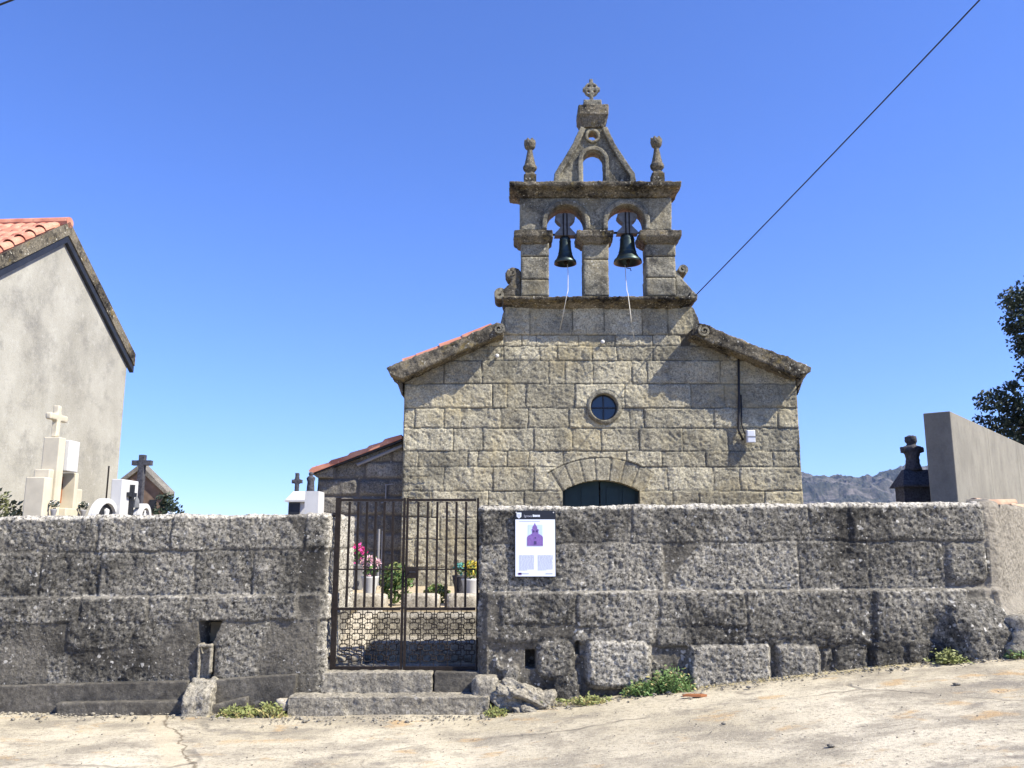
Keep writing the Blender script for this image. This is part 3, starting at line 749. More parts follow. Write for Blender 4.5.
# arch wall with two arches
def arch_loop(xa, xb, ybase, ytop, n=14, Yd=None):
    Yd = Yd or YC
    x0_, x1_ = X(xa, ybase, Yd), X(xb, ybase, Yd); zb = Z(ybase, Yd); zt = Z(ytop, Yd); cxx = (x0_ + x1_) / 2; rr = (x1_ - x0_) / 2
    zc = zt - rr
    pts = [(x0_, zb)] + ([(x0_, zc)] if zc > zb + .01 else [])
    zc = max(zc, zb) if zc > zb else zb; rz2 = zt - zc
    pts += [(cxx - rr * math.cos(math.pi * i / n), zc + rz2 * math.sin(math.pi * i / n)) for i in range(1, n)]
    if zc > zb + .01: pts.append((x1_, zc))
    pts.append((x1_, zb)); return pts
zA, zB = Z(230, YC), Z(197, YC)
l1 = arch_loop(547, 585, 230, 205.5); l2 = arch_loop(608, 645, 230, 205)
body = [(X(520, 230, YC), zA)] + l1 + l2 + [(X(672, 230, YC), zA), (X(672, 197, YC), zB), (X(520, 197, YC), zB)]
o = outline('arch_wall', [body], TY0, TY1, M['belfry'], church); erode(o, .02, .022, .12)
# raised arch bands
for (a, b, t) in ((547, 585, 205.5), (608, 645, 205)):
    inn_ = arch_loop(a, b, 230, t); out_ = arch_loop(a - 5, b + 5, 230, t - 5)
    o = outline('arch_band', [out_ + inn_[::-1]], YC - .06, YC + .05, M['belfry'], church); erode(o, .017, .016, .1)
# pediment
pedw = [(556, 181), (557, 176), (561, 169), (567, 160), (575, 146), (583, 129), (585, 124), (601, 124), (604, 129), (612, 146), (621, 160), (627, 169), (632, 176), (633, 181)]
YP = YC + .06
pw = [(X(a, b, YP), Z(b, YP)) for a, b in pedw]
pw = [(pw[0][0], pw[0][1] - .15)] + pw[1:-1] + [(pw[-1][0], pw[-1][1] - .15)]
hole = arch_loop(583.5, 604, 186, 152, Yd=YP)
circ = [(X(592.5, 136, YP) + 5 / ppm * math.cos(2*math.pi*i/20), Z(136.5, YP) + 5 / ppm * math.sin(2*math.pi*i/20)) for i in range(20)]
half = len(pw)
body = pw[:1] + pw[1:] + hole[::-1]
o = outline('pediment', [body, circ], YP, YP + .24, M['belfry'], church); erode(o, .018, .02, .1)
def strip(name, pts, w, y0, y1, mat, amp=.015):
    bm = nb(); prev = None; pts = [Vector(p) for p in pts]
    for i, p in enumerate(pts):
        t = (pts[min(i+1, len(pts)-1)] - pts[max(i-1, 0)]).normalized(); nn_ = Vector((-t.y, t.x)) * w / 2
        a, b = p + nn_, p - nn_
        cur = [bm.verts.new((a.x, y0, a.y)), bm.verts.new((b.x, y0, b.y)), bm.verts.new((b.x, y1, b.y)), bm.verts.new((a.x, y1, a.y))]
        if prev:
            for k in range(4): bm.faces.new((prev[k], prev[(k+1) % 4], cur[(k+1) % 4], cur[k]))
        else: bm.faces.new(cur)
        prev = cur
    bm.faces.new(prev[::-1]); return erode(bmobj(name, bm, mat, church), .017, amp, .1)
for side in (pw[:6], pw[-6:]): strip('pediment_rim', [(a, b) for a, b in side], .11, YP - .08, YP + .30, M['belfry'])
strip('arch_band', arch_loop(580.5, 607, 186, 149, Yd=YP), .08, YP - .06, YP + .1, M['belfry'])
bm = nb(); cx_, cz_ = X(592.5, 136, YP), Z(136.5, YP); rings_ = []
for k in range(24):
    a_ = 2 * math.pi * k / 24; rings_.append([bm.verts.new((cx_ + q * math.cos(a_), y, cz_ + q * math.sin(a_))) for q, y in ((5 / ppm, YP + .1), (5 / ppm, YP - .05), (8 / ppm, YP - .05), (8 / ppm, YP + .1))])
for k in range(24):
    A_, B_ = rings_[k], rings_[(k + 1) % 24]
    for j in range(4): bm.faces.new((A_[j], A_[(j + 1) % 4], B_[(j + 1) % 4], B_[j]))
erode(bmobj('ring_moulding', bm, M['belfry'], church), .015, .015, .08)
bm = nb(); pxbox(bm, 583, 603, 116, 127, YP - .06, YP + .30, (.09, .09, .09, .09)); pxbox(bm, 578, 608, 106.5, 116.5, YP - .16, YP + .4); erode(bmobj('capstone', bm, M['cornice'], church), .02, .03, .1)
bm = nb(); pxbox(bm, 584, 602, 98.5, 108, YP - .03, YP + .27); erode(bmobj('cross_foot', bm, M['belfry'], church), .018, .02, .08)
crs = empty('stone_cross', (X(592, 100, YP), YP + .12, Z(102, YP + .12))); crs.parent = church
bm = nb(); ch = Z(80, YP + .12) - Z(102, YP + .12); hc = Z(90, YP + .12) - Z(102, YP + .12)
box(bm, -.035, .035, -.05, .05, -.15, ch); box(bm, -.17, .17, -.05, .05, hc - .03, hc + .035)
for a in range(24):
    a0, a1 = 2*math.pi*a/24, 2*math.pi*(a+1)/24
    q = []
    for y in (-.045, .045):
        for rr_, aa in ((.105, a0), (.145, a0), (.145, a1), (.105, a1)): q.append(bm.verts.new((rr_*math.cos(aa), y, hc + rr_*math.sin(aa))))
    for f in ((0,1,2,3),(7,6,5,4),(0,4,5,1),(1,5,6,2),(2,6,7,3),(3,7,4,0)): bm.faces.new([q[i] for i in f])
o = bmobj('ringed_cross', bm, M['belfry'], crs); erode(o, .013, .018, .06)
# pinnacles
for (pxc, yb, yt) in ((530, 181, 141), (657.5, 179.5, 139)):
    pc = empty('pinnacle', (X(pxc, yb, YC + .1), YC + .1, Z(yb, YC + .1))); pc.parent = church
    H_ = Z(yt, YC + .1) - Z(yb, YC + .1); k = H_ / .78
    bm = nb(); box(bm, -.12, .12, -.12, .12, -.3, .09 * k); box(bm, -.09, .09, -.09, .09, .08 * k, .13 * k)
    lathe(bm, [(.05, .12*k), (.07, .15*k), (.135, .22*k), (.14, .27*k), (.11, .30*k), (.105, .33*k), (.055, .56*k), (.05, .60*k), (.10, .64*k), (.12, .72*k), (.115, .76*k), (.03, .77*k)], (0, 0, 0), 12)
    for a in range(6): lathe(bm, [(.035, .72*k), (.03, .79*k), (.01, .81*k)], (.085*math.cos(a*1.05), .085*math.sin(a*1.05), 0), 6)
    erode(bmobj('finial', bm, M['cornice'], pc), .015, .015, .07)
# side scrolls at foot of the bell stage
def scroll_side(s, xs_in, foot, headc, hr):
    """volute wing between cornice and outer pier"""
    zb = Z(295, YC)
    prof = [(X(a, b, YC), Z(b, YC)) for a, b in foot]
    o = outline('scroll_wing', [prof], YC + .08, YC + .5, M['cornice' if s < 0 else 'belfry'], church); erode(o, .02, .02, .1)
    c = (X(headc[0], headc[1], YC), Z(headc[1], YC))
    spiral('volute', c, hr / ppm, 1.5, YC + .06, YC + .52, .05, M['cornice' if s < 0 else 'belfry'], church, start=R(-60 if s > 0 else -120), sgn=s)
scroll_side(-1, 0, [(521, 296), (499, 296), (503, 288), (509, 283), (512, 278), (508, 277), (505, 272), (508, 267), (513, 265.5), (518, 267), (521, 270)], (512, 271.5), 4.4)
scroll_side(1, 0, [(676, 296), (698, 296), (697, 292), (691, 286), (685, 279), (680, 272), (676, 268)], (683.5, 268), 4.6)
spiral('volute', (X(500, 296, YC), Z(295.5, YC)), 5. / ppm, 1.4, YC - .1, YC + .5, .07, M['belfry'], church, start=R(60), sgn=1)
slab('cornice_tip', [(690, 291), (698, 294), (698, 299), (690, 301)], YC - .1, YC + .5, M['belfry'], .02)

# bells (hang from the belfry: things of their own)
def bell(label, pxc, ytop, ybot, rpx, yok, hammer=False):
    yc = YC + TT / 2; zc = Z(ytop, yc); xc = X(pxc, ytop, yc)
    b = thing('church_bell', label, 'bell', 'bells in the belfry arches', (xc, yc, zc))
    Hh = Z(ytop, yc) - Z(ybot, yc); r = rpx / ppm
    bm = nb()
    outer = [(.001, 0), (.30*r, -.01*Hh), (.46*r, -.05*Hh), (.5*r, -.14*Hh), (.54*r, -.42*Hh), (.63*r, -.66*Hh), (.8*r, -.82*Hh), (.98*r, -.93*Hh), (1.0*r, -1.0*Hh)]
    inner = [(.93*r, -1.0*Hh), (.72*r, -.82*Hh), (.5*r, -.5*Hh), (.42*r, -.1*Hh), (.001, -.06*Hh)]
    lathe(bm, outer + inner, (0, 0, 0), 32, cap=False)
    for h in (.18, .62, .9):
        rr_ = np.interp(h, [.14, .42, .66, .82, .93], [.5, .54, .63, .8, .98]) * r
        lathe(bm, [(rr_ - .003, -h*Hh + .012), (rr_ + .008, -h*Hh), (rr_ - .001, -h*Hh - .012)], (0, 0, 0), 32, cap=False)
    bmobj('bell_body', bm, M['bronze'], b, True)
    bm = nb(); tube(bm, [(0, 0, -.1*Hh), (.01, 0, -.8*Hh), (.01, 0, -1.08*Hh)], [.012, .014, .012]); lathe(bm, [(.01, -.85*Hh), (.04, -.92*Hh), (.04, -.98*Hh), (.01, -1.03*Hh)], (.01, 0, 0), 10)
    bmobj('clapper', bm, M['iron'], b)
    # counterweight yoke: lobed block
    hw_ = yok[0] / ppm; zt = Z(yok[1], yc) - zc; k = zt
    prof = [(-hw_*1.05, 0), (-hw_*.98, .10*k), (-hw_*.72, .22*k), (-hw_*.42, .38*k), (-hw_*.40, .5*k), (-hw_*.75, .62*k), (-hw_*.98, .76*k), (-hw_*.95, .90*k), (-hw_*.6, .98*k), (0, k)]
    lp = prof + [(-a, c) for a, c in prof[::-1][1:]]
    o = outline('yoke', [lp], -.10, .10, M['yoke'], b); bv = o.modifiers.new('bevel', 'BEVEL'); bv.width = .015; bv.segments = 2
    bm = nb()
    for xx in (-.035, .035): tube(bm, [(xx, -.115, -.02), (xx, -.115, k * .97), (xx, .115, k * .97), (xx, .115, -.02)], .012)
    tube(bm, [(-hw_*1.35, 0, .1*k), (hw_*1.35, 0, .1*k)], .022); bmobj('strap', bm, M['iron'], b)
    if hammer:
        bm = nb(); tube(bm, [(-.03, 0, -Hh*1.05), (-.02, 0, -Hh*1.18), (.05, 0, -Hh*1.2), (.06, 0, -Hh*1.28)], .01); bmobj('clapper_hook', bm, M['iron'], b)
    return b
bell('smaller bronze bell hanging in the left arch of the belfry', 565, 237, 264, 11.5, (10.5, 215))
bell('larger bronze bell with wide rim hanging in the right arch of the belfry', 627, 235, 263, 14.5, (10.5, 214), True)
for lab, pts in (('pale bell rope hanging from the left bell down the facade', [(567, 262, YC + .21), (568, 270, YC + .21), (568, 291, YC - .02), (567, 294, YC - .4), (563, 315, YC - .38), (560, 330, YC - .1)]),
                 ('pale bell rope hanging from the right bell down the facade', [(625, 265, YC + .21), (626, 280, YC + .21), (627, 291, YC - .02), (628, 294, YC - .4), (631, 318, YC - .38), (634, 338, YC - .1)])):
    bm = nb(); tube(bm, [P(*p) for p in pts], .007, 5); tag(bmobj('bell_rope', bm, M['rope'], None, True), lab, 'rope', 'bell ropes')

# annex beside the church
YA = YC + .45
annex = thing('lean_to_annex', 'low dark granite annex with sloping tiled roof left of the church', 'annex')
ax0 = X(317, 500, YA)
rz = random.Random(31); za = [CY - .1, 1.05, 1.4, 1.72, 2.05, 2.4, 2.72, 3.05, 3.35, 3.7, 4.1]
axm = lambda u, v: v < np.interp(u, [ax0, cx0], [Z(470, YA), Z(436, YA)])
skin('front_wall', line_path(ax0, YA, cx0 + .02, YA, .022, u0=ax0), vprof(CY - .1, 4.1, .022), courses(za, rjoints(10, ax0, cx0, .4, .8, rz), ax0, cx0 + .02, bev=.05, rad=.05, gap=.02, jitter=.015, rnd=rz),
     M['annex'], annex, rough=.022, freq=9, mask=axm, seed=31, tone=.3)
skin('end_wall', line_path(ax0 + .003, YB - 3, ax0 + .003, YA, .06), vprof(CY - .1, Z(470, YA), .06), courses(za, rjoints(10, 0, 12, .4, .8, rz), 0, 12, bev=.05, rad=.05, gap=.02), M['annex'], annex, rough=.022, seed=33)
pA = P(403, 434, YA); pB = P(312, 469, YA); dn = pB - pA; dn.y = 0
tile_sheet('roof_slope', (pA.x, YA - .22, pA.z - .06), (0, 1, 0), dn, 8.5, dn.length, M['tile'], annex, amp=.02)
bm = nb(); ptsb = [(pA.x, pA.z - .04), (pB.x + .01, pB.z - .04), (pB.x + .04, pB.z - .12), (pA.x, pA.z - .15)]; prism(bm, ptsb, YA - .18, YA + .3); bmobj('verge_board', bm, M['steel'], annex)
bm = nb(); a_, b_ = P(402, 446, YA - .1), P(357, 465, YA - .1); tube(bm, [(a_.x, YA - .1, a_.z), (b_.x, YA - .1, b_.z)], .03, 6); bmobj('roof_purlin', bm, M['grey_pot'], annex)
bm = nb(); prism(bm, [(ax0 - .12, Z(472, YA)), (ax0 - .02, Z(466, YA)), (ax0 + .3, Z(464, YA)), (ax0 + .3, Z(478, YA)), (ax0, Z(478, YA))], YA - .1, YA + .4); erode(bmobj('eave_corbel', bm, M['annex'], annex), .02, .03)

# electric box, cable, hook, insulators on the facade
ebx = thing('junction_box', 'small white electrical box fixed to the right of the church facade', 'electrical box', loc=(X(749, 437, YC), YC, Z(437, YC)))
bm = nb(); box(bm, -.075, .075, -.16, -.04, -.12, .11); o = bmobj('box_casing', bm, M['plastic'], ebx); bv = o.modifiers.new('b', 'BEVEL'); bv.width = .015; bv.segments = 2
bm = nb(); box(bm, -.078, .078, -.165, -.155, -.02, .0); bmobj('lid_seam', bm, M['grey_pot'], ebx)
bm = nb(); tube(bm, [(-.02, .03, .05), (-.02, -.07, .05)], .02); tube(bm, [(-.06, -.02, .05), (-.06, -.02, -.05), (-.02, -.08, -.05)], .012); bmobj('wall_bracket', bm, M['steel'], ebx)
bm = nb(); tube(bm, [P(738.5, 358, YC - .04), P(739, 400, YC - .05), P(738.5, 430, YC - .05), P(743, 440, YC - .07)], .022, 8)
tube(bm, [P(741, 395, YC - .04), P(742, 425, YC - .05), P(745, 434, YC - .09)], .012, 6)
tag(bmobj('power_cable', bm, M['darkrope'], None, True), 'black cable running down the facade to the white box', 'cable')
bm = nb(); tube(bm, [P(795, 378, YC - .02), P(800, 379, YC - .12), P(800.5, 384, YC - .12), P(796, 390, YC)], .014); tag(bmobj('iron_hook', bm, M['iron']), 'small dark iron hook under the right eave of the church', 'hook')
for i, (a, b, lab) in enumerate(((497, 356, 'white ceramic insulator on the facade below the left scroll'), (602.5, 342, 'white ceramic insulator on the facade below the belfry centre'))):
    bm = nb(); c = P(a, b, YC - .03); lathe(bm, [(.02, .1), (.02, 0), (.035, -.005), (.04, -.02), (.02, -.035), (.001, -.04)], c, 12, 'y'); tag(bmobj('insulator', bm, M['white'], None, True), lab, 'insulator', 'ceramic insulators on the facade')
bm = nb(); pts = [P(408, 500, YC - .05), P(408, 476, YC - .05), P(430, 476, YC - .05)]; tube(bm, pts, .008, 5); tube(bm, [P(408, 497, YC - .05), P(421, 497, YC - .05), P(421, 487, YC - .05), P(415, 487, YC - .05)], .008, 5)
tag(bmobj('facade_wire', bm, M['darkrope']), 'thin looped wire pinned to the lower left of the church facade', 'wire')
# overhead wire
a = P(697, 294, YC - .1); b = P(976, 0, 9.5); c = b + (b - a) * .6
bm = nb(); n = 30; tube(bm, [a.lerp(c, i / n) + Vector((0, 0, -.05 * math.sin(math.pi * i / n) * 1)) + Vector((0, 0, .0)) for i in range(n + 1)], .010, 6)
tag(bmobj('overhead_wire', bm, M['darkrope'], None, True), 'black overhead wire running from the belfry up to the top right', 'wire')
bm = nb(); tube(bm, [P(-60, 28, 9), P(12, 0, 9), P(60, -20, 9)], .012, 6); tag(bmobj('overhead_wire', bm, M['darkrope'], None, True), 'short black overhead wire crossing the top left corner', 'wire')

# ================================================================== FRONT WALLS
rw = random.Random(12)
ST = .0115
# --- right of the gate
wr = thing('stone_boundary_wall', 'dark granite boundary wall right of the gate with rough boulders in its base', 'wall')
zt = Z(506.5, YW); wz = [Z(y, YW) for y in (592, 544, 506)]
U0 = .36  # jamb return length
path = round_path([(GX1, YW + U0), (GX1, YW), (CORN.x, YW), (CORN.x + SD.x * 5, YW + SD.y * 5)], [.05, .22], ST)
# u coordinate on the front: u = U0 + (x - GX1) approx
def ur(px, py): return U0 - .02 + X(px, py, YW) - GX1
uend = path[-1][4]; ucor = ur(992, 560)
side_j = [ucor + .02 + k for k in (.0,)]
B = []
z592, z544, z506 = Z(592, YW), Z(544, YW), zt + .2
for a, b, zz0, zz1, pr in ((0, 631, 544, 0, 0), (631, 810, 544, 0, 0), (810, 850, 544, 0, .004), (850, 984, 544, 0, .01)):
    u0 = 0.0 if a == 0 else ur(a, 525)
    B.append((u0 + .002, ur(b, 525) - .002, z544 + .003, z506, pr, .022, .02))
for a, b, pr in ((0, 664, .004), (664, 798, 0), (798, 869, .008), (869, 945, .0), (945, 990, .03)):
    u0 = 0.0 if a == 0 else ur(a, 570)
    B.append((u0 + .004, ur(b, 570) - .004, z592 + .004 + (.0 if a < 945 else .03), z544 - .002, pr, .022 if a < 945 else .08, .02 if a < 945 else .12))
zA_, zB_ = Z(640, YW), z592
for a, b, pr, yb in ((0, 500, .05, 640), (500, 576, .055, 625), (576, 658, .05, 628), (658, 744, .055, 628), (744, 872, .05, 640), (872, 965, .06, 660)):
    u0 = 0.0 if a == 0 else ur(a, 610)
    B.append((u0 + .004, ur(b, 610) - .004, Z(yb, YW) + .006, zB_ - .002, (pr + .014) if a else .0, .025, .02))
# irregular fourth course and base boulders
for a, b, yt, yb, pr, rd_, *tn_ in ((500, 570, 625, 640, .05, .04), (570, 655, 626, 642, .065, .05), (655, 772, 626, 645, .06, .04), (480, 494, 640, 700, .01, .04), (494, 519, 640, 668, .03, .08), (536, 575, 638, 676, .06, .10), (578, 586, 655, 684, .02, .04), (584, 652, 639, 686, .09, .09, .6),
                              (650, 686, 645, 684, .03, .08), (686, 772, 644, 692, .09, .04, .55), (774, 820, 645, 690, .08, .04, .4), (822, 832, 648, 690, .03, .04), (832, 868, 645, 685, .05, .07),
                              (868, 905, 640, 690, .09, .12), (900, 945, 640, 690, .10, .12), (940, 1000, 600, 680, .12, .18), (502, 520, 664, 690, .05, .06), (552, 580, 668, 705, .05, .08),
                              (744, 872, 630, 646, .055, .05)):
    B.append((ur(a, (yt + yb) / 2) + .006, ur(b, (yt + yb) / 2) - .006, Z(yb, YW) - .03, Z(yt, YW), pr, .06, rd_, *tn_))
for k in range(6):  # fill stones low in the footing
    B.append((k * .9 + .2, k * .9 + 1.0, -.2, .1, .0, .06, .06))
# jamb return below
B.append((0, U0 - .05, -.1, z592 - .01, .0, .05, .05))
# the rendered return beyond the corner is plastered: one big soft block
B.append((ucor - .02, uend, -.1, z506, .02, .12, .1, 2.2))
def wr_extra(U, V, H, T, MO):
    # hole low in the base and deeper shadow gap under the overhanging second course at the corner
    H, T = lit_edge_tone(U, V, H, T, zt, z592)
    low = smooth01((Z(640, YW) - V) / .1) * (U > U0 + .08); H = np.where((MO > .9) & (low > 0), H - .022 * low, H)
    hu, hz = ur(530, 658), Z(659, YW)
    m = (np.abs(U - hu) < .05) & (np.abs(V - hz) < .085); H = np.where(m, -.25, H)
    hu, hz = ur(577, 648), Z(648, YW); m = (np.abs(U - hu) < .02) & (np.abs(V - hz) < .06); H = np.where(m, -.12, H)
    c = smooth01((U - ucor + .02) / .12); T = T * (1 - c) + c * 2.2; MO = MO * (1 - c)
    t = smooth01((U - ur(930, 630)) / .3) * smooth01((Z(600, YW) - V) / .35) ; H = H + .16 * t * (1 - smooth01((U - ucor - .6) / .6))
    t2 = smooth01(1 - V / .5) * (U > ucor) * 1.; H = H + .10 * t2
    return H, T, MO
kr = .012
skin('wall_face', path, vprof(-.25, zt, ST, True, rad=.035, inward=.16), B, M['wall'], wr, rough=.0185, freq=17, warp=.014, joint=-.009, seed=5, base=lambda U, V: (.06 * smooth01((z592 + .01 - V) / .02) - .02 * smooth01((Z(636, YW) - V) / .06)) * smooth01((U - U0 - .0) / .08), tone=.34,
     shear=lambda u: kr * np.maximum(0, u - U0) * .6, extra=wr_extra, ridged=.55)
bm = nb(); TH = .36
prism_z(bm, [(GX1 + .05, YW + .28), (CORN.x - .25, YW + .28), (CORN.x - .15 + SD.x * 5, YW + .1 + SD.y * 5), (CORN.x - .65 + SD.x * 5, YW + .5 + SD.y * 5), (CORN.x - .6, YW + TH), (GX1 + .05, YW + TH)], -.2, zt - .015)
bmobj('wall_core', bm, M['wall'], wr)

# --- left of the gate
wl = thing('stone_boundary_wall', 'dark granite boundary wall left of the gate with a drain hole in its face', 'wall')
zt = Z(513.5, YW); XL0 = -9.0; JL = 1.35
path = round_path([(XL0, YW), (GX0, YW), (GX0, YW + JL)], [.06], ST * 1.1)
def ul(px, py): return X(px, py, YW) - XL0
uJ = GX0 - XL0; B = []
zz = [Z(y, YW) for y in (549, 594, 620, 686)]
def row(cuts, y, z0, z1, prs, bev=.02, rad=.02):
    us = [0] + [ul(c, y) for c in cuts] + [uJ + JL]
    for i, (a, b) in enumerate(zip(us, us[1:])): B.append((a + .004, b - .004, z0 + .004, z1 - .003, prs[i % len(prs)], bev, rad))
row([-120, -30, 98, 172, 306], 530, zz[0], zt + .2, [0, .004, 0, .006, 0, .002])
row([-90, 40, 100, 196, 253, 300], 570, zz[1], zz[0], [.0, .004, .0, .006, 0, .004, .0])
row([-140, -20, 83, 150, 190, 298], 607, zz[2], zz[1], [.044, .05, .044, .054, .042, .05, .02])
for a, b, yt, yb, pr, rd_ in ((-200, -60, 620, 690, .03, .05), (-60, 70, 620, 655, .035, .04), (-60, 26, 655, 690, .03, .05), (26, 70, 653, 690, .034, .04), (70, 197, 620, 647, .04, .04), (70, 197, 647, 690, .034, .04), (218, 262, 622, 686, .04, .08), (258, 300, 622, 690, .03, .06), (298, 330, 618, 650, .01, .07), (298, 330, 648, 675, .03, .06), (300, 330, 672, 705, .02, .06)):
    B.append((ul(a, (yt+yb)/2) + .004, ul(b, (yt+yb)/2) - .004, Z(yb, YW), Z(yt, YW) + .02, pr, .03, rd_))
B.append((uJ + .02, uJ + JL, -.2, zz[2], .0, .05, .05)); B.append((0, uJ, -.3, Z(686, YW), -.01, .05, .05))
def wl_extra(U, V, H, T, MO):
    H, T = lit_edge_tone(U, V, H, T, Z(513.5, YW), zz[1])
    t = (V - Z(644, YW)) / (Z(620, YW) - Z(644, YW))
    m = (t > 0) & (t < 1) & (U > ul(200, 630)) & (U < ul(213, 630) + t * .09); H = np.where(m, -.4, H)
    m = (V < Z(645, YW)) & (V > Z(690, YW)) & (U > ul(199, 660)) & (U < ul(215, 660)); H = np.where(m, -.05, H)
    c = smooth01((U - uJ + .03) / .06); T = T * (1 - c) + c * .9
    return H, T, MO
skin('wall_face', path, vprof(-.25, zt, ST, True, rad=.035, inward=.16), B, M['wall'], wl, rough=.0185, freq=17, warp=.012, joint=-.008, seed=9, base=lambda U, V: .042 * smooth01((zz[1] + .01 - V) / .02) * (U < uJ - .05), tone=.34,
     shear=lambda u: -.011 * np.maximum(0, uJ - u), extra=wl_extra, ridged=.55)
bm = nb(); prism_z(bm, [(XL0, YW + .45), (XL0, YW + .56), (GX0 - .08, YW + JL), (GX0 - .06, YW + .45)], -.2, zt - .07); box(bm, XL0, GX0 - .06, YW + .36, YW + .5, -.2, zt - .07); bmobj('wall_core', bm, M['wall'], wl)
# spout channel below the drain
bm = nb(); c0, c1 = X(199.5, 660, YW), X(214, 660, YW)
box(bm, c0, c0 + .025, YW - .08, YW + .1, Z(688, YW), Z(643, YW)); box(bm, c1 - .025, c1, YW - .08, YW + .1, Z(672, YW), Z(643, YW)); box(bm, c0 + .02, c1 - .02, YW - .01, YW + .1, Z(688, YW), Z(645, YW))
box(bm, c0, c1, YW - .09, YW - .06, Z(646, YW), Z(643, YW)); erode(bmobj('drain_spout', bm, M['boulder'], wl), .012, .012, .05)
bm = nb(); prism_x(bm, [(YW - .06, Z(676, YW)), (YW - .28, Z(690, YW)), (YW - .30, Z(712, YW) - .1), (YW - .02, Z(712, YW) - .1)], X(186, 695, YW - .2), X(213, 695, YW - .2)); erode(bmobj('drain_apron', bm, M['boulder'], wl), .016, .05, .08)
# plinth / gutter kerb at the wall foot
gt = thing('concrete_kerb', 'low dark concrete kerb along the foot of the left wall', 'kerb')
def shaped(name, pts, y0, y1, mat, par, vox=.014, amp=.012):
    bm = nb(); prism(bm, pts, y0, y1); return erode(bmobj(name, bm, mat, par), vox, amp, .1)
YK = YW - .10
shaped('kerb_band', [(X(-150, 700, YK), Z(690, YK)), (X(187, 700, YK), Z(681, YK)), (X(187, 700, YK), -.1), (X(-150, 700, YK), -.1)], YK, YW + .1, M['gutter'], gt)
shaped('kerb_band', [(X(210, 700, YK), Z(680, YK)), (X(296, 700, YK), Z(674, YK)), (X(291, 700, YK), -.1), (X(210, 700, YK), -.1)], YK, YW + .1, M['gutter'], gt)
YK2 = YW - .19
shaped('kerb_foot', [(X(54, 706, YK2), Z(703, YK2)), (X(187, 706, YK2), Z(701, YK2)), (X(187, 706, YK2), -.1), (X(60, 706, YK2), -.1)], YK2, YW, M['gutter'], gt)
shaped('kerb_foot', [(X(210, 702, YK2), Z(706, YK2)), (X(246, 702, YK2), Z(697, YK2)), (X(246, 702, YK2), -.1), (X(210, 702, YK2), -.1)], YK2, YW, M['gutter'], gt)

# fallen rocks by the wall foot (right of gate)
def rock(name, c, s, seed, mat, lab, sub=4, amp=.25):
    bm = nb(); bmesh.ops.create_icosphere(bm, subdivisions=sub, radius=1)
    co = np.array([v.co[:] for v in bm.verts])
    d = 1 + (amp * 1.7 if name == 'rock' else amp) * fbm(co[:, 0] * 1.3 + seed, co[:, 1] * 1.3, co[:, 2] * 1.3, 4, .6)
    for v, k in zip(bm.verts, d):
        p = v.co * k; p = Vector([math.copysign(min(abs(a), .85 if name == 'rock' else .72), a) for a in p])
        v.co = Vector((p.x * s[0] * 1.3, p.y * s[1] * 1.3, p.z * s[2] * 1.3))
    o = bmobj(name, bm, mat, None, True); o.location = c
    if lab: tag(o, lab, 'rock')
    return o
bm = nb(); bmesh.ops.create_icosphere(bm, subdivisions=6, radius=1)
co = np.array([v.co[:] for v in bm.verts]); d = 1 + .75 * fbm(co[:, 0] * 1.6 + 4, co[:, 1] * 1.6 + 2, co[:, 2] * 1.6, 2) + .22 * (.3 - np.abs(fbm(co[:, 0] * 2.2, co[:, 1] * 2.2, co[:, 2] * 2.2 + 9, 5, .5)) * 2)
for v, k in zip(bm.verts, d): v.co = Vector((v.co.x * k * .36, v.co.y * k * .22, v.co.z * k * .16 - v.co.x * .12))
o = bmobj('rock', bm, M['boulder'], None, True); o.location = (X(532, 690, YW - .15), YW - .10, .08); tag(o, 'low jagged outcrop rock at the wall foot right of the gate', 'rock')
c = P(485, 684, YW - .1); rock('rock', (c.x, YW - .06, .15), (.115, .10, .17), 8, M['boulder'], 'small upright rock beside the right end of the gate step')
c = P(283, 690, YW - .1); rock('rock', (c.x + .02, YW - .16, .09), (.06, .06, .05), 12, M['pale_stone'], 'small pale stone lying on the step end left of the gate', 3)
# rock ledge at far right end
rock('rock', (CORN.x + .35, YW - .02, .62), (.5, .3, .26), 17, M['boulder'], 'low weathered rock at the foot of the wall corner on the far right')

# ================================================================== STEPS
YS1 = YW - .24
bm = nb(); x0_, x1_ = X(287, 700, YS1), X(489, 700, YS1); box(bm, x0_, x1_, YS1, YW + .15, -.15, Z(697, YS1)); st = bmobj('stone_step', bm, M['boulder']); erode(st, .014, .035, .14)
tag(st, 'long low granite step at road level below the iron gate', 'step', 'granite steps at the gate')
YS2 = YW - .02
zth = Z(672, YS2); bm = nb(); box(bm, GX0 - .02, X(432, 680, YS2), YS2, YW + .55, 0, zth); st = bmobj('stone_step', bm, M['boulder']); erode(st, .014, .03, .14)
tag(st, 'rough granite threshold step right under the iron gate leaves', 'step', 'granite steps at the gate')
bm = nb(); box(bm, X(434, 680, YS2), GX1 + .02, YS2 + .03, YW + .55, 0, zth - .006); st = bmobj('stone_step', bm, M['gutter']); erode(st, .014, .01, .1)  # separate darker, smoother block filling out the right end of the threshold
tag(st, 'smooth dark block at the right end of the gate threshold', 'step')
for ya, yb, yp, prev, lab in ((9.28, 9.9, 642, zth, 'lower inner granite step behind the gate'), (9.85, 10.6, 616, Z(642, 9.28), 'upper inner granite step leading to the churchyard')):
    zt_ = Z(yp, ya); xl = X(358 if yp == 642 else 368, yp + 10, ya)
    bm = nb(); box(bm, xl, GX1 + .35, ya, yb, prev - .1, zt_); st = bmobj('stone_step', bm, M['boulder']); erode(st, .018, .035, .14); tag(st, lab, 'step', 'granite steps at the gate')
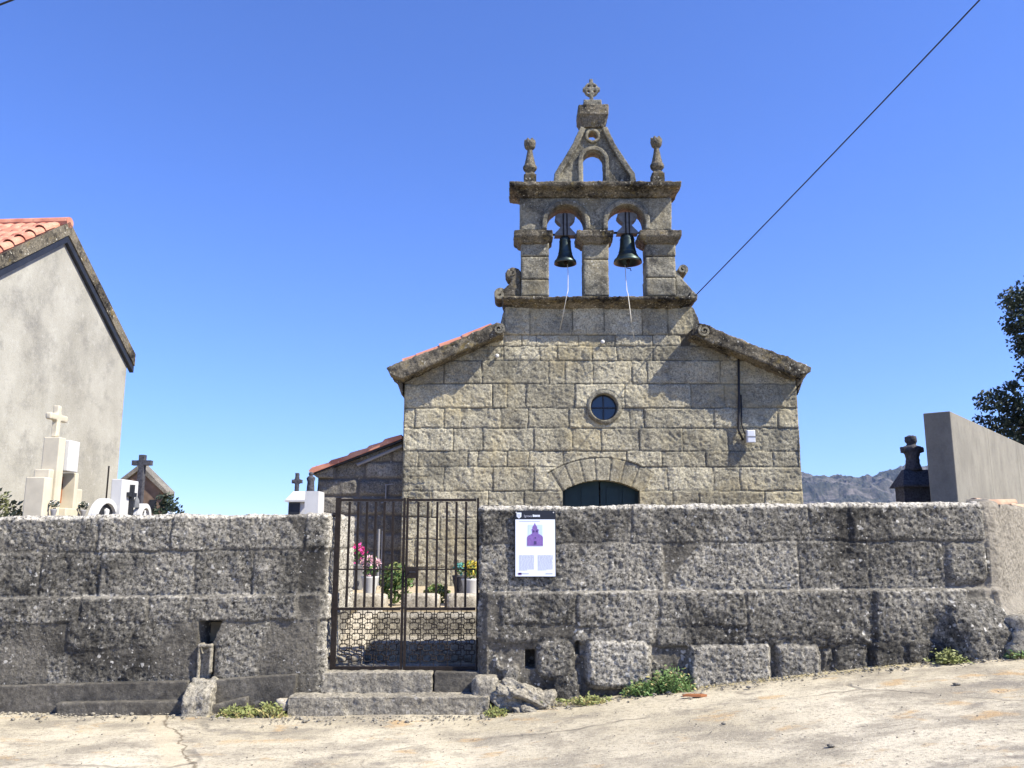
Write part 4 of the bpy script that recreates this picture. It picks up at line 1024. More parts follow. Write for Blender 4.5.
bm = nb(); prism_x(bm, [(YW + .55, zth), (YW + .55, zth + .05), (9.7, Z(616, 9.65)), (10.4, CY), (10.4, 0), (YW + .55, 0)], GX0, X(362, 640, 9.05)); rmp = bmobj('stone_ramp', bm, M['pale_stone']); erode(rmp, .02, .04, .2)
tag(rmp, 'sloping pale stone ramp beside the inner steps behind the left gate leaf', 'ramp')
bm = nb(); box(bm, GX0 - .1, GX1 + .1, YW + .4, 9.4, 0, zth - .03); fl = bmobj('entrance_floor', bm, M['soil']); tag(fl, kind='structure')

# ================================================================== GATE
YG = YW + .12
def gate_leaf(label, xa, xb, hinge_left):
    t = thing('gate_leaf', label, 'gate', 'iron gate leaves', (X(xa, 668, YG), YG, 0))
    W_ = X(xb, 600, YG) - X(xa, 600, YG); zb = Z(668, YG); zr = Z(609, YG); zt_ = Z(500, YG); zm = Z(570, YG)
    fw = .05 if hinge_left else .022
    bm = nb(); 
    for (a, b, c, d) in ((0, fw, zb - .06, zt_ + .02), (W_ - .022, W_, zb - .03, zt_ + .02)): box(bm, a, b, -.02, .02, c, d)
    for z0_, h in ((zt_ - .012, .024), (zr - .012, .026), (zb - .02, .035)): box(bm, fw, W_ - .03, -.015, .015, z0_, z0_ + h)
    bmobj('frame', bm, M['iron'], t)
    n = 6
    for i in range(n):
        x = fw + (W_ - fw - .035) * (i + 1) / (n + 1); bm = nb(); box(bm, x - .011, x + .011, -.011, .011, zr + .018, zt_ - .018); bmobj('bar', bm, M['iron'], t)
    bm = nb(); box(bm, fw, W_ - .03, -.018, -.012, zm, zm + .014); bmobj('cross_band', bm, M['iron'], t)
    # lattice of rounded squares
    bm = nb(); rows_ = 5; cw = .135; x0_ = fw + .01; wtot = W_ - fw - .045; cols = 5; cw = wtot / cols; rh = (zr - zb - .06) / rows_
    rt = .005
    def rsq(cx, cz, w, h, y):
        pts = []; r_ = min(w, h) * .3
        for (sx, sz, a0) in ((1, 1, 0), (-1, 1, 90), (-1, -1, 180), (1, -1, 270)):
            for k in range(4):
                a = R(a0 + 30 * k); pts.append((cx + sx * (w/2 - r_) + r_ * math.cos(a), y, cz + sz * (h/2 - r_) + r_ * math.sin(a)))
        pts.append(pts[0]); tube(bm, pts, rt, 5, cap=False)
    for r_ in range(rows_):
        for c_ in range(cols):
            xc = x0_ + cw * (c_ + .5); zc = zb + .045 + rh * (r_ + .5)
            rsq(xc, zc, cw * .62, rh * .66, .004 if (r_ + c_) % 2 else -.004)
            if c_ < cols - 1: rsq(xc + cw / 2, zc, cw * .36, rh * .30, -.006 if (r_ + c_) % 2 else .006)
            tube(bm, [(xc - .012, 0, zc + rh * .2), (xc - .012, 0, zc + rh * .8)], rt, 4); 
            if r_ < rows_ - 1: rsq(xc + cw * .3, zc + rh * .5, cw * .4, rh * .42, .008)
    for c_ in range(1, cols): tube(bm, [(x0_ + cw * c_, 0, zb + .02), (x0_ + cw * c_, 0, zr - .01)], rt, 4)
    bmobj('lattice_panel', bm, M['iron'], t)
    for zz_ in (zb + .1, zt_ - .15):
        bm = nb(); tube(bm, [(0 - .0 if hinge_left else W_, -.0, zz_), (-.03 if hinge_left else W_ + .03, -.0, zz_)], .02, 8); bmobj('hinge', bm, M['iron'], t)
    return t, W_
gate_leaf('left rusty iron gate leaf, hung beside the pale jamb of the left wall', 330, 401, True)
t, W_ = gate_leaf('right rusty iron gate leaf with the lock box, next to the wall with the sign', 403, 477, False)
bm = nb(); box(bm, .01, .13, -.04, .03, Z(578, YG), Z(567, YG)); lk = bmobj('lock_box', bm, M['iron'], t)
bm = nb(); tube(bm, [(.05, -.04, Z(572, YG)), (.05, -.07, Z(572, YG)), (.11, -.07, Z(572, YG))], .008); bmobj('lock_handle', bm, M['steel'], lk)

# ================================================================== SIGN
YSg = YW - .035
sx0, sx1 = X(515, 540, YSg), X(555.5, 540, YSg); sz0, sz1 = Z(577, YSg), Z(511, YSg); SW, SH = sx1 - sx0, sz1 - sz0
sg = thing('information_sign', 'white information panel with black header and purple church picture on the wall', 'sign', loc=(sx0, YSg, sz0))
def sbox(name, x0, x1, y0, y1, mat, d=.003, th=.004, par=None):
    bm = nb(); box(bm, x0 * SW, x1 * SW, -d - th, -d, y0 * SH, y1 * SH); return bmobj(name, bm, mat, par or sg)
bm = nb(); box(bm, -.004, SW + .004, -.002, .012, -.004, SH + .004); bmobj('backing_plate', bm, M['sign_black'], sg)
brd = sbox('panel', 0.01, .99, 0.01, .87, M['sign_white'])
hd = sbox('header_band', 0.01, .99, .872, .995, M['sign_black'])
bm = nb(); prism(bm, [(.04*SW, .975*SH), (.16*SW, .975*SH), (.155*SW, .91*SH), (.10*SW, .885*SH), (.045*SW, .91*SH)], -.010, -.0075); bmobj('crest', bm, M['sign_white'], sg)
bm = nb(); box(bm, .07*SW, .09*SW, -.0115, -.0102, .905*SH, .96*SH); box(bm, .11*SW, .13*SW, -.0115, -.0102, .905*SH, .96*SH); bmobj('crest_stripes', bm, M['sign_text'], sg)
def text(s, x, z, size, mat, y=-.009, bold=False, par=None, name='lettering'):
    cu = bpy.data.curves.new('t', 'FONT'); cu.body = s; cu.size = size; cu.extrude = .0004; cu.offset = .0012 if bold else 0
    o = bpy.data.objects.new('t', cu); COL.objects.link(o); bpy.context.view_layer.update()
    me = bpy.data.meshes.new_from_object(o.evaluated_get(bpy.context.evaluated_depsgraph_get())); bpy.data.objects.remove(o)
    me.transform(Matrix.Translation((x, y, z)) @ Matrix.Rotation(R(90), 4, 'X')); me.materials.clear()
    return link(name, me, mat, par or sg)
text('Igrexa de', .22*SW, .908*SH, .032, M['sign_text'])
bm = nb()
xx = .44*SW
for wdt in (.022, .012, .016, .018, .012, .018, .016): box(bm, xx, xx + wdt*SW*1.25, -.010, -.0078, .91*SH, (.94 if wdt < .02 else .945)*SH); xx += wdt*SW*1.25 + .006*SW
bmobj('header_lettering', bm, M['sign_white'], sg)
rt_ = random.Random(2)
for colx in (.10, .56):
    bm = nb()
    for k in range(15):
        z = .32 - k * .0155
        x = colx; 
        while x < colx + .36: 
            wd = rt_.uniform(.03, .08); e = min(x + wd, colx + .37)
            if not (k == 14 and x > colx + .2): box(bm, x*SW, e*SW, -.0085, -.0073, z*SH, (z+.0065)*SH)
            x = e + .012
    bmobj('body_text', bm, M['sign_text'], sg)
for x0_, x1_ in ((.06, .34), (.75, .92)):
    bm = nb(); box(bm, x0_*SW, x1_*SW, -.0085, -.0073, .045*SH, .06*SH); bmobj('footer_text', bm, M['sign_text'], sg)
bm = nb(); box(bm, .10*SW, .62*SW, -.0085, -.0073, .84*SH, .848*SH)
bmobj('heading_text', bm, M['sign_text'], sg)
bm = nb(); box(bm, .08*SW, .16*SW, -.0085, -.0073, .03*SH, .065*SH); bmobj('logo', bm, M['sign_purple'], sg)
pic = empty('picture', (0, 0, 0)); pic.parent = sg
bm = nb(); box(bm, .32*SW, .68*SW, -.0084, -.0073, .62*SH, .79*SH); bmobj('picture_sky', bm, M['sign_sky'], pic)
bm = nb(); prism(bm, [(a*SW, b*SH) for a, b in ((.30, .47), (.69, .47), (.69, .60), (.67, .62), (.58, .655), (.58, .70), (.60, .71), (.55, .73), (.55, .755), (.51, .79), (.49, .82), (.47, .79), (.43, .755), (.43, .73), (.40, .71), (.42, .70), (.42, .655), (.32, .62), (.30, .60))], -.0098, -.0086); bmobj('picture_church', bm, M['sign_purple'], pic)
bm = nb(); box(bm, .465*SW, .53*SW, -.0108, -.01, .49*SH, .54*SH); bmobj('picture_doorway', bm, M['sign_navy'], pic); bm = nb(); lathe(bm, [(.001, -.0108), (.02*SW, -.0108), (.02*SW, -.01), (.001, -.01)], (.50*SW, 0, .59*SH), 12, 'y'); bmobj('picture_round_window', bm, M['sign_navy'], pic)
for q_ in (.44, .52):
    bm = nb(); box(bm, q_*SW, (q_+.04)*SW, -.0108, -.01, .675*SH, .705*SH); bmobj('picture_bell_arch', bm, M['sign_navy'], pic)
for a, b in ((.03, .985), (.955, .985)):
    bm = nb(); lathe(bm, [(.001, -.011), (.006, -.010), (.007, -.007)], (a*SW, 0, (b-.0)*SH - .005), 10, 'y'); bmobj('screw', bm, M['white'], sg)
# thin red-pink paint mark on the wall
bm = nb(); c = P(594, 556, YW - .02); 
for k in range(7): box(bm, c.x + random.uniform(-.04, .03), c.x + random.uniform(.0, .05), YW - .022, YW - .005, c.z - .03 + k * .009, c.z - .024 + k * .009)
bm.free()

# ================================================================== LEFT BUILDING
hs = thing('rendered_house', 'tall grey rendered gable building with red tiled roof on the far left', 'building')
YR = 17.0
apex = P(70, 226, YR)
ang = R(4.0)
gd = Vector((math.sin(ang), math.cos(ang), 0))    # along the gable, away from camera
rd2 = Vector((-math.cos(ang), math.sin(ang), 0))  # ridge direction, to the left
# far eave tip is where its image hits x = 130
def solve(pxt):
    lo, hi = -6., 6.
    for _ in range(50):
        mid = (lo + hi) / 2; q = apex + gd * mid
        D_ = q.y * cp + 0 * sp; px_ = 512 + F * q.x / (q.y * cp + (3.) * sp)
        if px_ < pxt: lo = mid
        else: hi = mid
    return lo
hf = solve(131); pf = apex + gd * hf
zf_ = Z(358, pf.y); slope = (apex.z - zf_) / hf
hn = hf * 1.05
# gable wall plane sits .3 m behind the verge edge
gi = rd2 * .10
def gp(s, z): q = apex + gi + gd * s; return Vector((q.x, q.y, z))
wallf = solve(126)
ztopw = lambda s: apex.z - .20 - slope * abs(s)
bm = nb(); wf, wn = wallf + .05, hn - .35
ring = [gp(-wn, CY), gp(wf, CY), gp(wf, ztopw(wf)), gp(0, ztopw(0)), gp(-wn, ztopw(wn))]
a = [bm.verts.new(p) for p in ring]; b = [bm.verts.new(p + rd2 * 10) for p in ring]
bm.faces.new(a); bm.faces.new(b[::-1])
for i in range(5): bm.faces.new((a[i], b[i], b[(i+1) % 5], a[(i+1) % 5]))
bmobj('wall', bm, M['render'], hs)
for s, hh in ((1, hf), (-1, hn)):
    dn = gd * s - Vector((0, 0, slope)); L = hh * math.sqrt(1 + slope ** 2)
    tile_sheet('roof_slope', apex + rd2 * .16 + Vector((0, 0, .05)), rd2, dn, 10.3, L, M['tile'], hs, pitch=.24, amp=.05)
    # verge fascia slab with concrete edge and verge tiles
    bm = nb(); q0 = apex; q1 = apex + gd * s * hh - Vector((0, 0, slope * hh))
    vs = []
    for q in (q0, q1):
        for r_, z in ((0, .09), (0, -.20), (.27, -.24), (.27, .0)): vs.append(bm.verts.new(q + rd2 * r_ + Vector((0, 0, z))))
    for k in range(4): bm.faces.new((vs[k], vs[(k+1) % 4], vs[4 + (k+1) % 4], vs[4 + k]))
    bm.faces.new(vs[:4]); bm.faces.new(vs[4:][::-1]); bmobj('verge_slab', bm, M['cornice'], hs)
    bm = nb(); box(bm, 0, 0, 0, 0, 0, 0); bm.clear()
    vs = []
    for q in (q0, q1):
        for r_, z in ((.02, -.222), (.02, -.36), (.12, -.36), (.12, -.23)): vs.append(bm.verts.new(q + rd2 * r_ + Vector((0, 0, z))))
    for k in range(4): bm.faces.new((vs[k], vs[(k+1) % 4], vs[4 + (k+1) % 4], vs[4 + k]))
    bm.faces.new(vs[:4]); bm.faces.new(vs[4:][::-1]); bmobj('verge_board', bm, M['steel'], hs)
    nt_ = int(L / .36); bm = nb()
    for k in range(nt_):
        c0_ = q1 - dn.normalized() * (k * .36) * (1) + rd2 * (.24 if s < 0 else .16) + Vector((0, 0, .07)); c1_ = c0_ - dn.normalized() * .40 + Vector((0, 0, .0))
        barrel(bm, c1_ + Vector((0, 0, .0)), c0_ + Vector((0, 0, .03)), .10, .125)
    bmobj('verge_tiles', bm, M['tile' if s < 0 else 'cornice'], hs)
bm = nb(); tube(bm, [apex + Vector((0, 0, .07)), apex + rd2 * 10.3 + Vector((0, 0, .07))], .12, 10); bmobj('ridge_tiles', bm, M['tile'], hs)

# ================================================================== CONCRETE NICHE WALL (right)
YN = 12.0
cw = thing('concrete_wall', 'tall plain grey concrete wall rising behind the stone wall on the right', 'wall')
pa = P(929, 411, YN); pb = P(950, 411, YN)
nn2 = Vector((SD.x, SD.y, 0)); perp = Vector((SD.y, -SD.x, 0))   # perp faces camera-right
A = Vector((pb.x, YN, 0)); thick = .36; zt_ = Z(411, YN)
W0 = A - perp * thick
bm = nb(); seg = 2.45
k = 0
while k < 5:
    s0, s1 = k * seg + (.006 if k else 0), (k + 1) * seg - .006
    ps = [A + nn2 * s0, A + nn2 * s1, A + nn2 * s1 - perp * thick, A + nn2 * s0 - perp * thick]
    prism_z(bm, [(p.x, p.y) for p in ps], CY - .05, zt_); k += 1
pw_ = bmobj('wall_panels', bm, M['concrete'], cw)
bv = pw_.modifiers.new('b', 'BEVEL'); bv.width = .012; bv.segments = 2
# dark tomb in its shade
YT = 13.0
tb = thing('tomb_shrine', 'dark slate roofed tomb with carved finial in the shade of the concrete wall', 'tomb')
x0_, x1_ = X(904, 490, YT), X(936, 490, YT)
bm = nb(); box(bm, x0_, x1_ + .1, YT, YT + .3, CY, Z(487, YT)); bmobj('body', bm, M['tomb_dark'], tb)
bm = nb(); zt2 = Z(469, YT); prism_x(bm, [(YT - .1, Z(487, YT)), (YT - .1, Z(485, YT)), (YT + .12, zt2), (YT + .2, zt2), (YT + .4, Z(487, YT))], x0_ - .05, x1_ + .1)
for v in bm.verts:
    if v.co.z > zt2 - .01 and v.co.x < x0_ + .1: v.co.x += .13
bmobj('roof', bm, M['tomb_dark'], tb)
xc = X(918, 460, YT); zb_ = zt2; k = (Z(434, YT) - zb_)
bm = nb(); lathe(bm, [(.13, -.01), (.12, .12*k), (.10, .2*k), (.095, .3*k), (.12, .5*k), (.13, .55*k), (.12, .68*k), (.06, .70*k), (.07, .76*k), (.09, .82*k), (.09, .96*k), (.04, k)], (xc, YT + .18, zb_), 10)
box(bm, xc - .16, xc + .17, YT + .12, YT + .24, zb_ + .5*k, zb_ + .66*k)
erode(bmobj('finial', bm, M['tomb_dark'], tb), .02, .03, .08)
# loose tiles on top of the return wall
for i in range(9):
    s = .25 + i * .3; q = CORN + SD * s; bm = nb()
    zb_ = Z(506.5, YW) + kr * .6 * (ucor - U0 + s) 
    d_ = Vector((SD.x, SD.y, 0)) if i % 3 else Vector((.9, .1, 0)).normalized(); p0_ = Vector((q.x - .12 - .05 * (i % 2), q.y + .14, zb_ - .02 + .03 * (i % 2)))
    barrel(bm, p0_, p0_ + d_ * .34 + Vector((0, 0, .02)), .062, .05)
    t_ = bmobj('roof_tile', bm, M['old_tile']); tag(t_, 'weathered terracotta tile laid along the wall top at the far right', 'roof tile', 'loose tiles along the wall top')

# ================================================================== CEMETERY (left)
Y1 = 11.0
tm = thing('family_tomb', 'tall cream stone tomb with stacked blocks and a cross beside the grey building', 'tomb')
def yb2(bm, pxa, pya, pyb, w, y0, y1, Yref=Y1, taper=(0, 0, 0, 0)):
    x = X(pxa, (pya + pyb) / 2, Yref); box(bm, x - w, x, y0, y1, Z(pyb, Yref) if pyb else CY, Z(pya, Yref), taper)
def pbx(name, mat, pl, pr, yt, yb, ya, yd, par=tm):
    """front face spans pl..pr px at depth ya; depth yd"""
    ym = (yt + (yb or 515)) / 2; bm = nb(); box(bm, X(pl, ym, ya), X(pr, ym, ya), ya, ya + yd, Z(yb, ya) if yb else CY, Z(yt, ya)); o = bmobj(name, bm, mat, par)
    bv = o.modifiers.new('b', 'BEVEL'); bv.width = .012; bv.segments = 2; return o
XE = X(43, 500, Y1)
def tb2(name, mat, pl, yt, yb, ya, yd, dx=0.):
    bm = nb(); ym = (yt + (yb or 515)) / 2; box(bm, X(pl, ym, ya), XE + dx, ya, ya + yd, Z(yb, ya) if yb else CY, Z(yt, ya)); o = bmobj(name, bm, mat, tm)
    bv = o.modifiers.new('b', 'BEVEL'); bv.width = .012; bv.segments = 2; return o
tb2('wing', M['tomb_cream'], 24, 477, None, Y1, .18)
tb2('pedestal', M['tomb_cream'], 32, 469, None, Y1 + .182, .12, -.05)
tb2('pillar', M['tomb_cream'], 40, 437, None, Y1 + .304, .16, -.02)
tb2('niche_back', M['tomb_cream'], 46, 474, None, Y1 + .466, .30, -.22)
tb2('upper_block', M['white'], 46, 440, 471, Y1 + .47, .28, .03)
tb2('pillar', M['tomb_cream'], 55, 473, None, Y1 + .77, .09)
tb2('wing', M['tomb_cream'], 58, 489, None, Y1 + .862, .13)
tb2('offering_shelf', M['tomb_cream'], 50, 508, None, Y1 + .467, .29, .06)
cr = empty('cross', P(55, 437, Y1 + .43)); cr.parent = tm
bm = nb(); hh = Z(405, Y1 + .5) - Z(436, Y1 + .5); box(bm, -.04, .04, -.045, .045, 0, hh); box(bm, -.04, .04, -.22, .22, hh * .52, hh * .72); erode(bmobj('cross_body', bm, M['tomb_cream'], cr), .015, .01, .08)
bm = nb(); c = P(65, 490, Y1 + .75); c.x = XE - .18; box(bm, c.x - .012, c.x + .012, c.y - .02, c.y + .02, c.z - .18, c.z + .18); box(bm, c.x - .012, c.x + .012, c.y - .09, c.y + .09, c.z + .05, c.z + .09); bmobj('crucifix', bm, M['wood'], tm)
def flowers(name, c, r, n, mats, lab, cat='flowers', group=None, pot=None, leaf=.05, seed=1, h=1., par=None, stems=True):
    rr = random.Random(seed); t = thing(name, lab, cat, group, loc=tuple(c))
    parts = {}
    for nm, mt, frac, sz in mats:
        bm = nb()
        for _ in range(int(n * frac)):
            while True:
                p = Vector((rr.uniform(-1, 1), rr.uniform(-1, 1), rr.uniform(-1, 1)))
                if p.length < 1: break
            if nm != 'leaves': p = p.normalized() * rr.uniform(.7, 1.05); p.z = abs(p.z) if rr.random() < .8 else p.z
            p = Vector((p.x * r, p.y * r, p.z * r * h + r * h))
            a = Vector((rr.gauss(0, 1), rr.gauss(0, 1), rr.gauss(0, 1))).normalized(); b = a.orthogonal().normalized(); c2 = a.cross(b); s = sz * rr.uniform(.6, 1.3)
            vs = [bm.verts.new(p + b * s * .5), bm.verts.new(p + c2 * s * .28 + a * s * .1), bm.verts.new(p - b * s * .5), bm.verts.new(p - c2 * s * .28 + a * s * .1)]
            bm.faces.new(vs)
        me = bpy.data.meshes.new(nm); bm.to_mesh(me); bm.free(); link(nm, me, mt, t)
    if pot:
        pm, pr_, ph = pot; bm = nb(); lathe(bm, [(pr_*.6, -ph), (pr_*.75, -ph*.5), (pr_, -.02), (pr_*1.05, 0), (pr_*.9, .0), (pr_*.8, -.05)], (0, 0, 0), 16, cap=False); bmobj('pot', bm, pm, t, True)
    return t
c = P(49, 511, Y1 + .15); flowers('flower_vase', (XE + .07, c.y, Z(509, c.y)), .06, 60, [('leaves', M['leaf'], .6, .05), ('petals', M['petal_white'], .3, .04)], 'small vase of dried flowers on the near wing of the cream tomb', pot=(M['grey_pot'], .04, .12), seed=3)
c = P(80, 511, Y1 + .92); flowers('flower_vase', (XE + .07, c.y, Z(510, c.y)), .06, 60, [('leaves', M['leaf'], .6, .05), ('petals', M['petal_white'], .3, .04)], 'small vase of dried flowers on the far wing of the cream tomb', pot=(M['grey_pot'], .04, .12), seed=4)
for (pl, yt, ya, w_, lab) in ((88, 497, 11.3, .36, 'white arched niche headstone with dark recess beside the cream tomb'), (134, 503, 12.2, .19, 'small white arched niche headstone behind the white slab')):
    th_ = thing('niche_headstone', lab, 'headstone', 'white arched niche headstones')
    # faces right (+x): arched profile in the y-z plane
    x_ = X(pl, 505, ya) + .10; zt2 = Z(yt, ya); rr2 = w_; zc2 = zt2 - rr2
    def halfarch(r_, zlow): return [(ya, 0)]
    prof = [(ya + rr2 - rr2 * math.cos(math.pi * i / 16), zc2 + rr2 * math.sin(math.pi * i / 16)) for i in range(17)]
    prof = [(ya, CY)] + prof + [(ya + 2 * rr2, CY)]
    bm = nb(); prism_x(bm, prof, x_ - .10, x_ - .06); bmobj('body', bm, M['white'], th_)
    ri = rr2 - .065; inner = [(ya + rr2 - ri * math.cos(math.pi * i / 16), zc2 + ri * math.sin(math.pi * i / 16)) for i in range(17)]
    bm = nb(); a_ = [(ya, CY)] + [(ya + rr2 - rr2 * math.cos(math.pi * i / 16), zc2 + rr2 * math.sin(math.pi * i / 16)) for i in range(17)] + [(ya + 2*rr2, CY)]
    b_ = [(ya + rr2 - ri, CY)] + inner + [(ya + rr2 + ri, CY)]
    va = [[bm.verts.new((xq, y_, z_)) for y_, z_ in a_] for xq in (x_ - .055, x_)]; vb = [[bm.verts.new((xq, y_, z_)) for y_, z_ in b_] for xq in (x_ - .055, x_)]
    for i in range(len(a_) - 1):
        bm.faces.new((va[1][i], va[1][i+1], vb[1][i+1], vb[1][i])); bm.faces.new((va[0][i], va[0][i+1], va[1][i+1], va[1][i])); bm.faces.new((vb[0][i], vb[0][i+1], vb[1][i+1], vb[1][i]))
    bmobj('arch_rim', bm, M['white'], th_)
    bm = nb(); prism_x(bm, b_, x_ - .058, x_ - .045); bmobj('recess', bm, M['steel'], th_)
    bm = nb(); lathe(bm, [(.2*ri, 0), (.17*ri, .35*ri), (.2*ri, .6*ri), (.1*ri, .72*ri), (.13*ri, .84*ri), (.12*ri, .95*ri), (.001, 1.02*ri)], (x_ - .02, ya + rr2, zc2 - .25*ri), 10); bmobj('statuette', bm, M['white'], th_, True)
sl = thing('grave_slab', 'tall white slab monument with a dark cross fixed on its side', 'gravestone')
ya = 11.9; xa, xb = X(110, 500, ya), X(121, 500, ya)
bm = nb(); box(bm, xa, xb, ya, ya + .52, CY, Z(479, ya)); o = bmobj('slab', bm, M['white'], sl); bv = o.modifiers.new('b', 'BEVEL'); bv.width = .01; bv.segments = 2
bm = nb(); z0_, z1_ = CY + .3, Z(485, ya + .3); ym = ya + .27; box(bm, xb + .003, xb + .05, ym - .03, ym + .03, z0_, z1_); box(bm, xb + .004, xb + .045, ym - .12, ym + .12, z1_ - .17, z1_ - .11); bmobj('cross', bm, M['steel'], sl)
bm = nb(); lathe(bm, [(.05, 0), (.04, .1), (.02, .14), (.001, .16)], (xb + .08, ym + .04, z1_ - .32), 8); bmobj('figure', bm, M['yoke'], sl)
ck = thing('stone_cross', 'tall dark granite cross rising behind the white slab', 'cross'); yk = 13.5; xc = X(141, 480, yk)
bm = nb(); zt2 = Z(455, yk); box(bm, xc - .042, xc + .042, yk - .05, yk + .05, CY, zt2); box(bm, xc - .15, xc + .15, yk - .045, yk + .045, Z(465.5, yk), Z(460.5, yk)); bmobj('cross_body', bm, M['tomb_dark'], ck)
# thin lightning-rod like pole
bm = nb(); pq = P(109, 466, 12.3); tube(bm, [(pq.x, pq.y, CY), (pq.x, pq.y, pq.z)], .012); tag(bmobj('iron_rod', bm, M['iron']), 'thin upright iron rod beside the white slab monument', 'rod')
# far brown house with dark roof
fh = thing('brown_cottage', 'small brown stone cottage with dark slate gable far behind the dark cross', 'house'); yf = 30.
ap = P(141, 467, yf); eL_ = P(122, 479, yf); eR_ = P(168, 491, yf)
bm = nb(); prism(bm, [(X(127, 500, yf), -.6), (X(162, 500, yf), -.6), (X(162, 490, yf), Z(489, yf)), (ap.x, ap.z - .12), (X(127, 482, yf), Z(480, yf))], yf, yf + .5); bmobj('wall', bm, M['brown_stone'], fh)
for q in (eL_, eR_):
    bm = nb(); prism(bm, [(ap.x, ap.z + .1), (q.x, q.z), (q.x, q.z - .16), (ap.x, ap.z - .1)], yf - .12, yf + .6); bmobj('roof', bm, M['annex'], fh)
bm = nb(); w0 = P(154, 497, yf); box(bm, w0.x - .14, w0.x + .1, yf - .03, yf + .05, w0.z - .5, w0.z - .1); bmobj('window', bm, M['steel'], fh)
# small white shrine and statue between wall and annex
sh = thing('white_shrine', 'small white marble shrine with sloping roof left of the annex', 'tomb'); ys_ = 13.0
x0_, x1_ = X(286, 500, ys_), X(299, 500, ys_)
bm = nb(); box(bm, x0_ + .04, x1_ + .12, ys_, ys_ + .9, CY, Z(502, ys_)); bmobj('body', bm, M['white'], sh)
bm = nb(); box(bm, x0_, x1_ + .16, ys_ - .08, ys_ + .98, Z(502, ys_) + .002, Z(500, ys_)); box(bm, x0_ + .01, x1_ + .15, ys_ - .07, ys_ + .97, Z(500, ys_) + .002, Z(491, ys_), (-.08, -.1, -.14, -.2)); bmobj('roof', bm, M['white'], sh)
bm = nb(); box(bm, x0_ + .05, x1_ + .02, ys_ - .02, ys_ - .003, CY, Z(503, ys_)); bmobj('doorway', bm, M['steel'], sh)
bm = nb(); xc = X(296.5, 485, ys_ + .3); zc = Z(491, ys_ + .3) - .05; box(bm, xc - .03, xc + .03, ys_ + .3, ys_ + .36, zc, zc + .33); box(bm, xc - .08, xc + .08, ys_ + .3, ys_ + .36, zc + .17, zc + .23); erode(bmobj('cross', bm, M['tomb_dark'], sh), .012, .01, .05)
so = thing('grave_statue', 'slim dark statue on a white pedestal between shrine and annex', 'statue'); ys_ = 12.2; xc = X(308, 490, ys_)
bm = nb(); box(bm, xc - .05, xc + .16, ys_, ys_ + .4, CY, Z(491, ys_), (-.01, -.01, -.01, -.01)); bmobj('pedestal', bm, M['white'], so)
zb_ = Z(492, ys_); k = Z(471, ys_) - zb_
bm = nb(); lathe(bm, [(.06, 0), (.055, .3*k), (.05, .5*k), (.065, .68*k), (.05, .76*k), (.025, .8*k), (.035, .87*k), (.035, .95*k), (.001, k)], (xc, ys_ + .15, zb_), 12); bmobj('figure', bm, M['tomb_dark'], so, True)

# ================================================================== PLANTS IN THE YARD (seen through the gate)
flowers('pink_geranium', (X(357, 560, 11.2), 11.2, CY + .50), .13, 260, [('leaves', M['leaf_green'], .35, .06), ('petals', M['petal_pink'], .65, .05)], 'bright pink geranium in a grey pot behind the left gate leaf', 'potted plant', pot=(M['grey_pot'], .13, .32), seed=11)
flowers('pale_hydrangea', (X(370, 575, 10.9), 10.9, CY + .36), .13, 260, [('leaves', M['leaf_green'], .4, .06), ('petals', M['petal_pale'], .6, .05)], 'pale pink hydrangea in a white conical pot', 'potted plant', pot=(M['white'], .11, .34), seed=12)
flowers('green_shrub', (X(396, 590, 11.0), 11.0, CY + .02), .21, 700, [('leaves', M['leaf_green'], .8, .07), ('sprigs', M['leaf_lime'], .4, .05)], 'bushy green shrub in the middle behind the gate', 'shrub', seed=13, h=1.2)
flowers('lime_shrub', (X(437, 595, 11.4), 11.4, CY), .17, 380, [('leaves', M['leaf_lime'], .8, .06), ('sprigs', M['leaf_green'], .4, .06)], 'low lime green plant behind the right gate leaf', 'shrub', seed=14, h=.7)
flowers('yellow_bouquet', (X(471, 583, 10.9), 10.9, CY + .33), .11, 240, [('leaves', M['leaf_green'], .4, .06), ('petals', M['leaf_yellow'], .6, .05)], 'yellow flowers in a white pot by the right edge of the gate', 'potted plant', pot=(M['white'], .12, .3), seed=15)
flowers('teal_bouquet', (X(460, 583, 11.2), 11.2, CY + .36), .08, 150, [('leaves', M['leaf_green'], .4, .05), ('petals', M['petal_teal'], .6, .05)], 'small teal coloured bouquet left of the yellow flowers', 'potted plant', pot=(M['tomb_dark'], .1, .3), seed=16)
for i, (a, b, lab) in enumerate(((348, 387, 'rounded pale planter stone at the top of the steps on the left'), (402, 440, 'rounded pale planter stone at the top of the steps in the middle'), (446, 480, 'rounded pale planter stone at the top of the steps on the right'))):
    xa, xb = X(a, 600, 10.5), X(b, 600, 10.5); rock('edging_stone', ((xa + xb) / 2, 10.55, CY + .05), ((xb - xa) / 2 * 1.05, .14, .13), 30 + i, M['pale_stone'], lab, 3, .12)['group'] = 'edging stones above the steps'
pp = thing('white_post', 'pair of slim pale pipes standing against the annex wall', 'pipes'); bm = nb()
for i, a in enumerate((379, 383)):
    q = P(a, 529, YA - .3); bm = nb(); tube(bm, [(q.x, q.y, CY), (q.x, q.y, q.z - .03 * i)], .022, 8); bmobj('pipe', bm, M['grey_pot'], pp)
bm = nb(); q = P(386, 484, YA - .1); tube(bm, [(q.x, q.y, q.z), (q.x, q.y, q.z - .42)], .012, 6); tube(bm, [(q.x - .02, q.y, q.z - .02), (q.x + .13, q.y, q.z)], .01, 6); tube(bm, [(q.x - .08, q.y, q.z - .35), (q.x + .1, q.y, q.z - .30)], .012, 6)
tag(bmobj('wall_lamp_bracket', bm, M['grey_pot']), 'thin pale metal bracket on the dark annex wall', 'bracket')

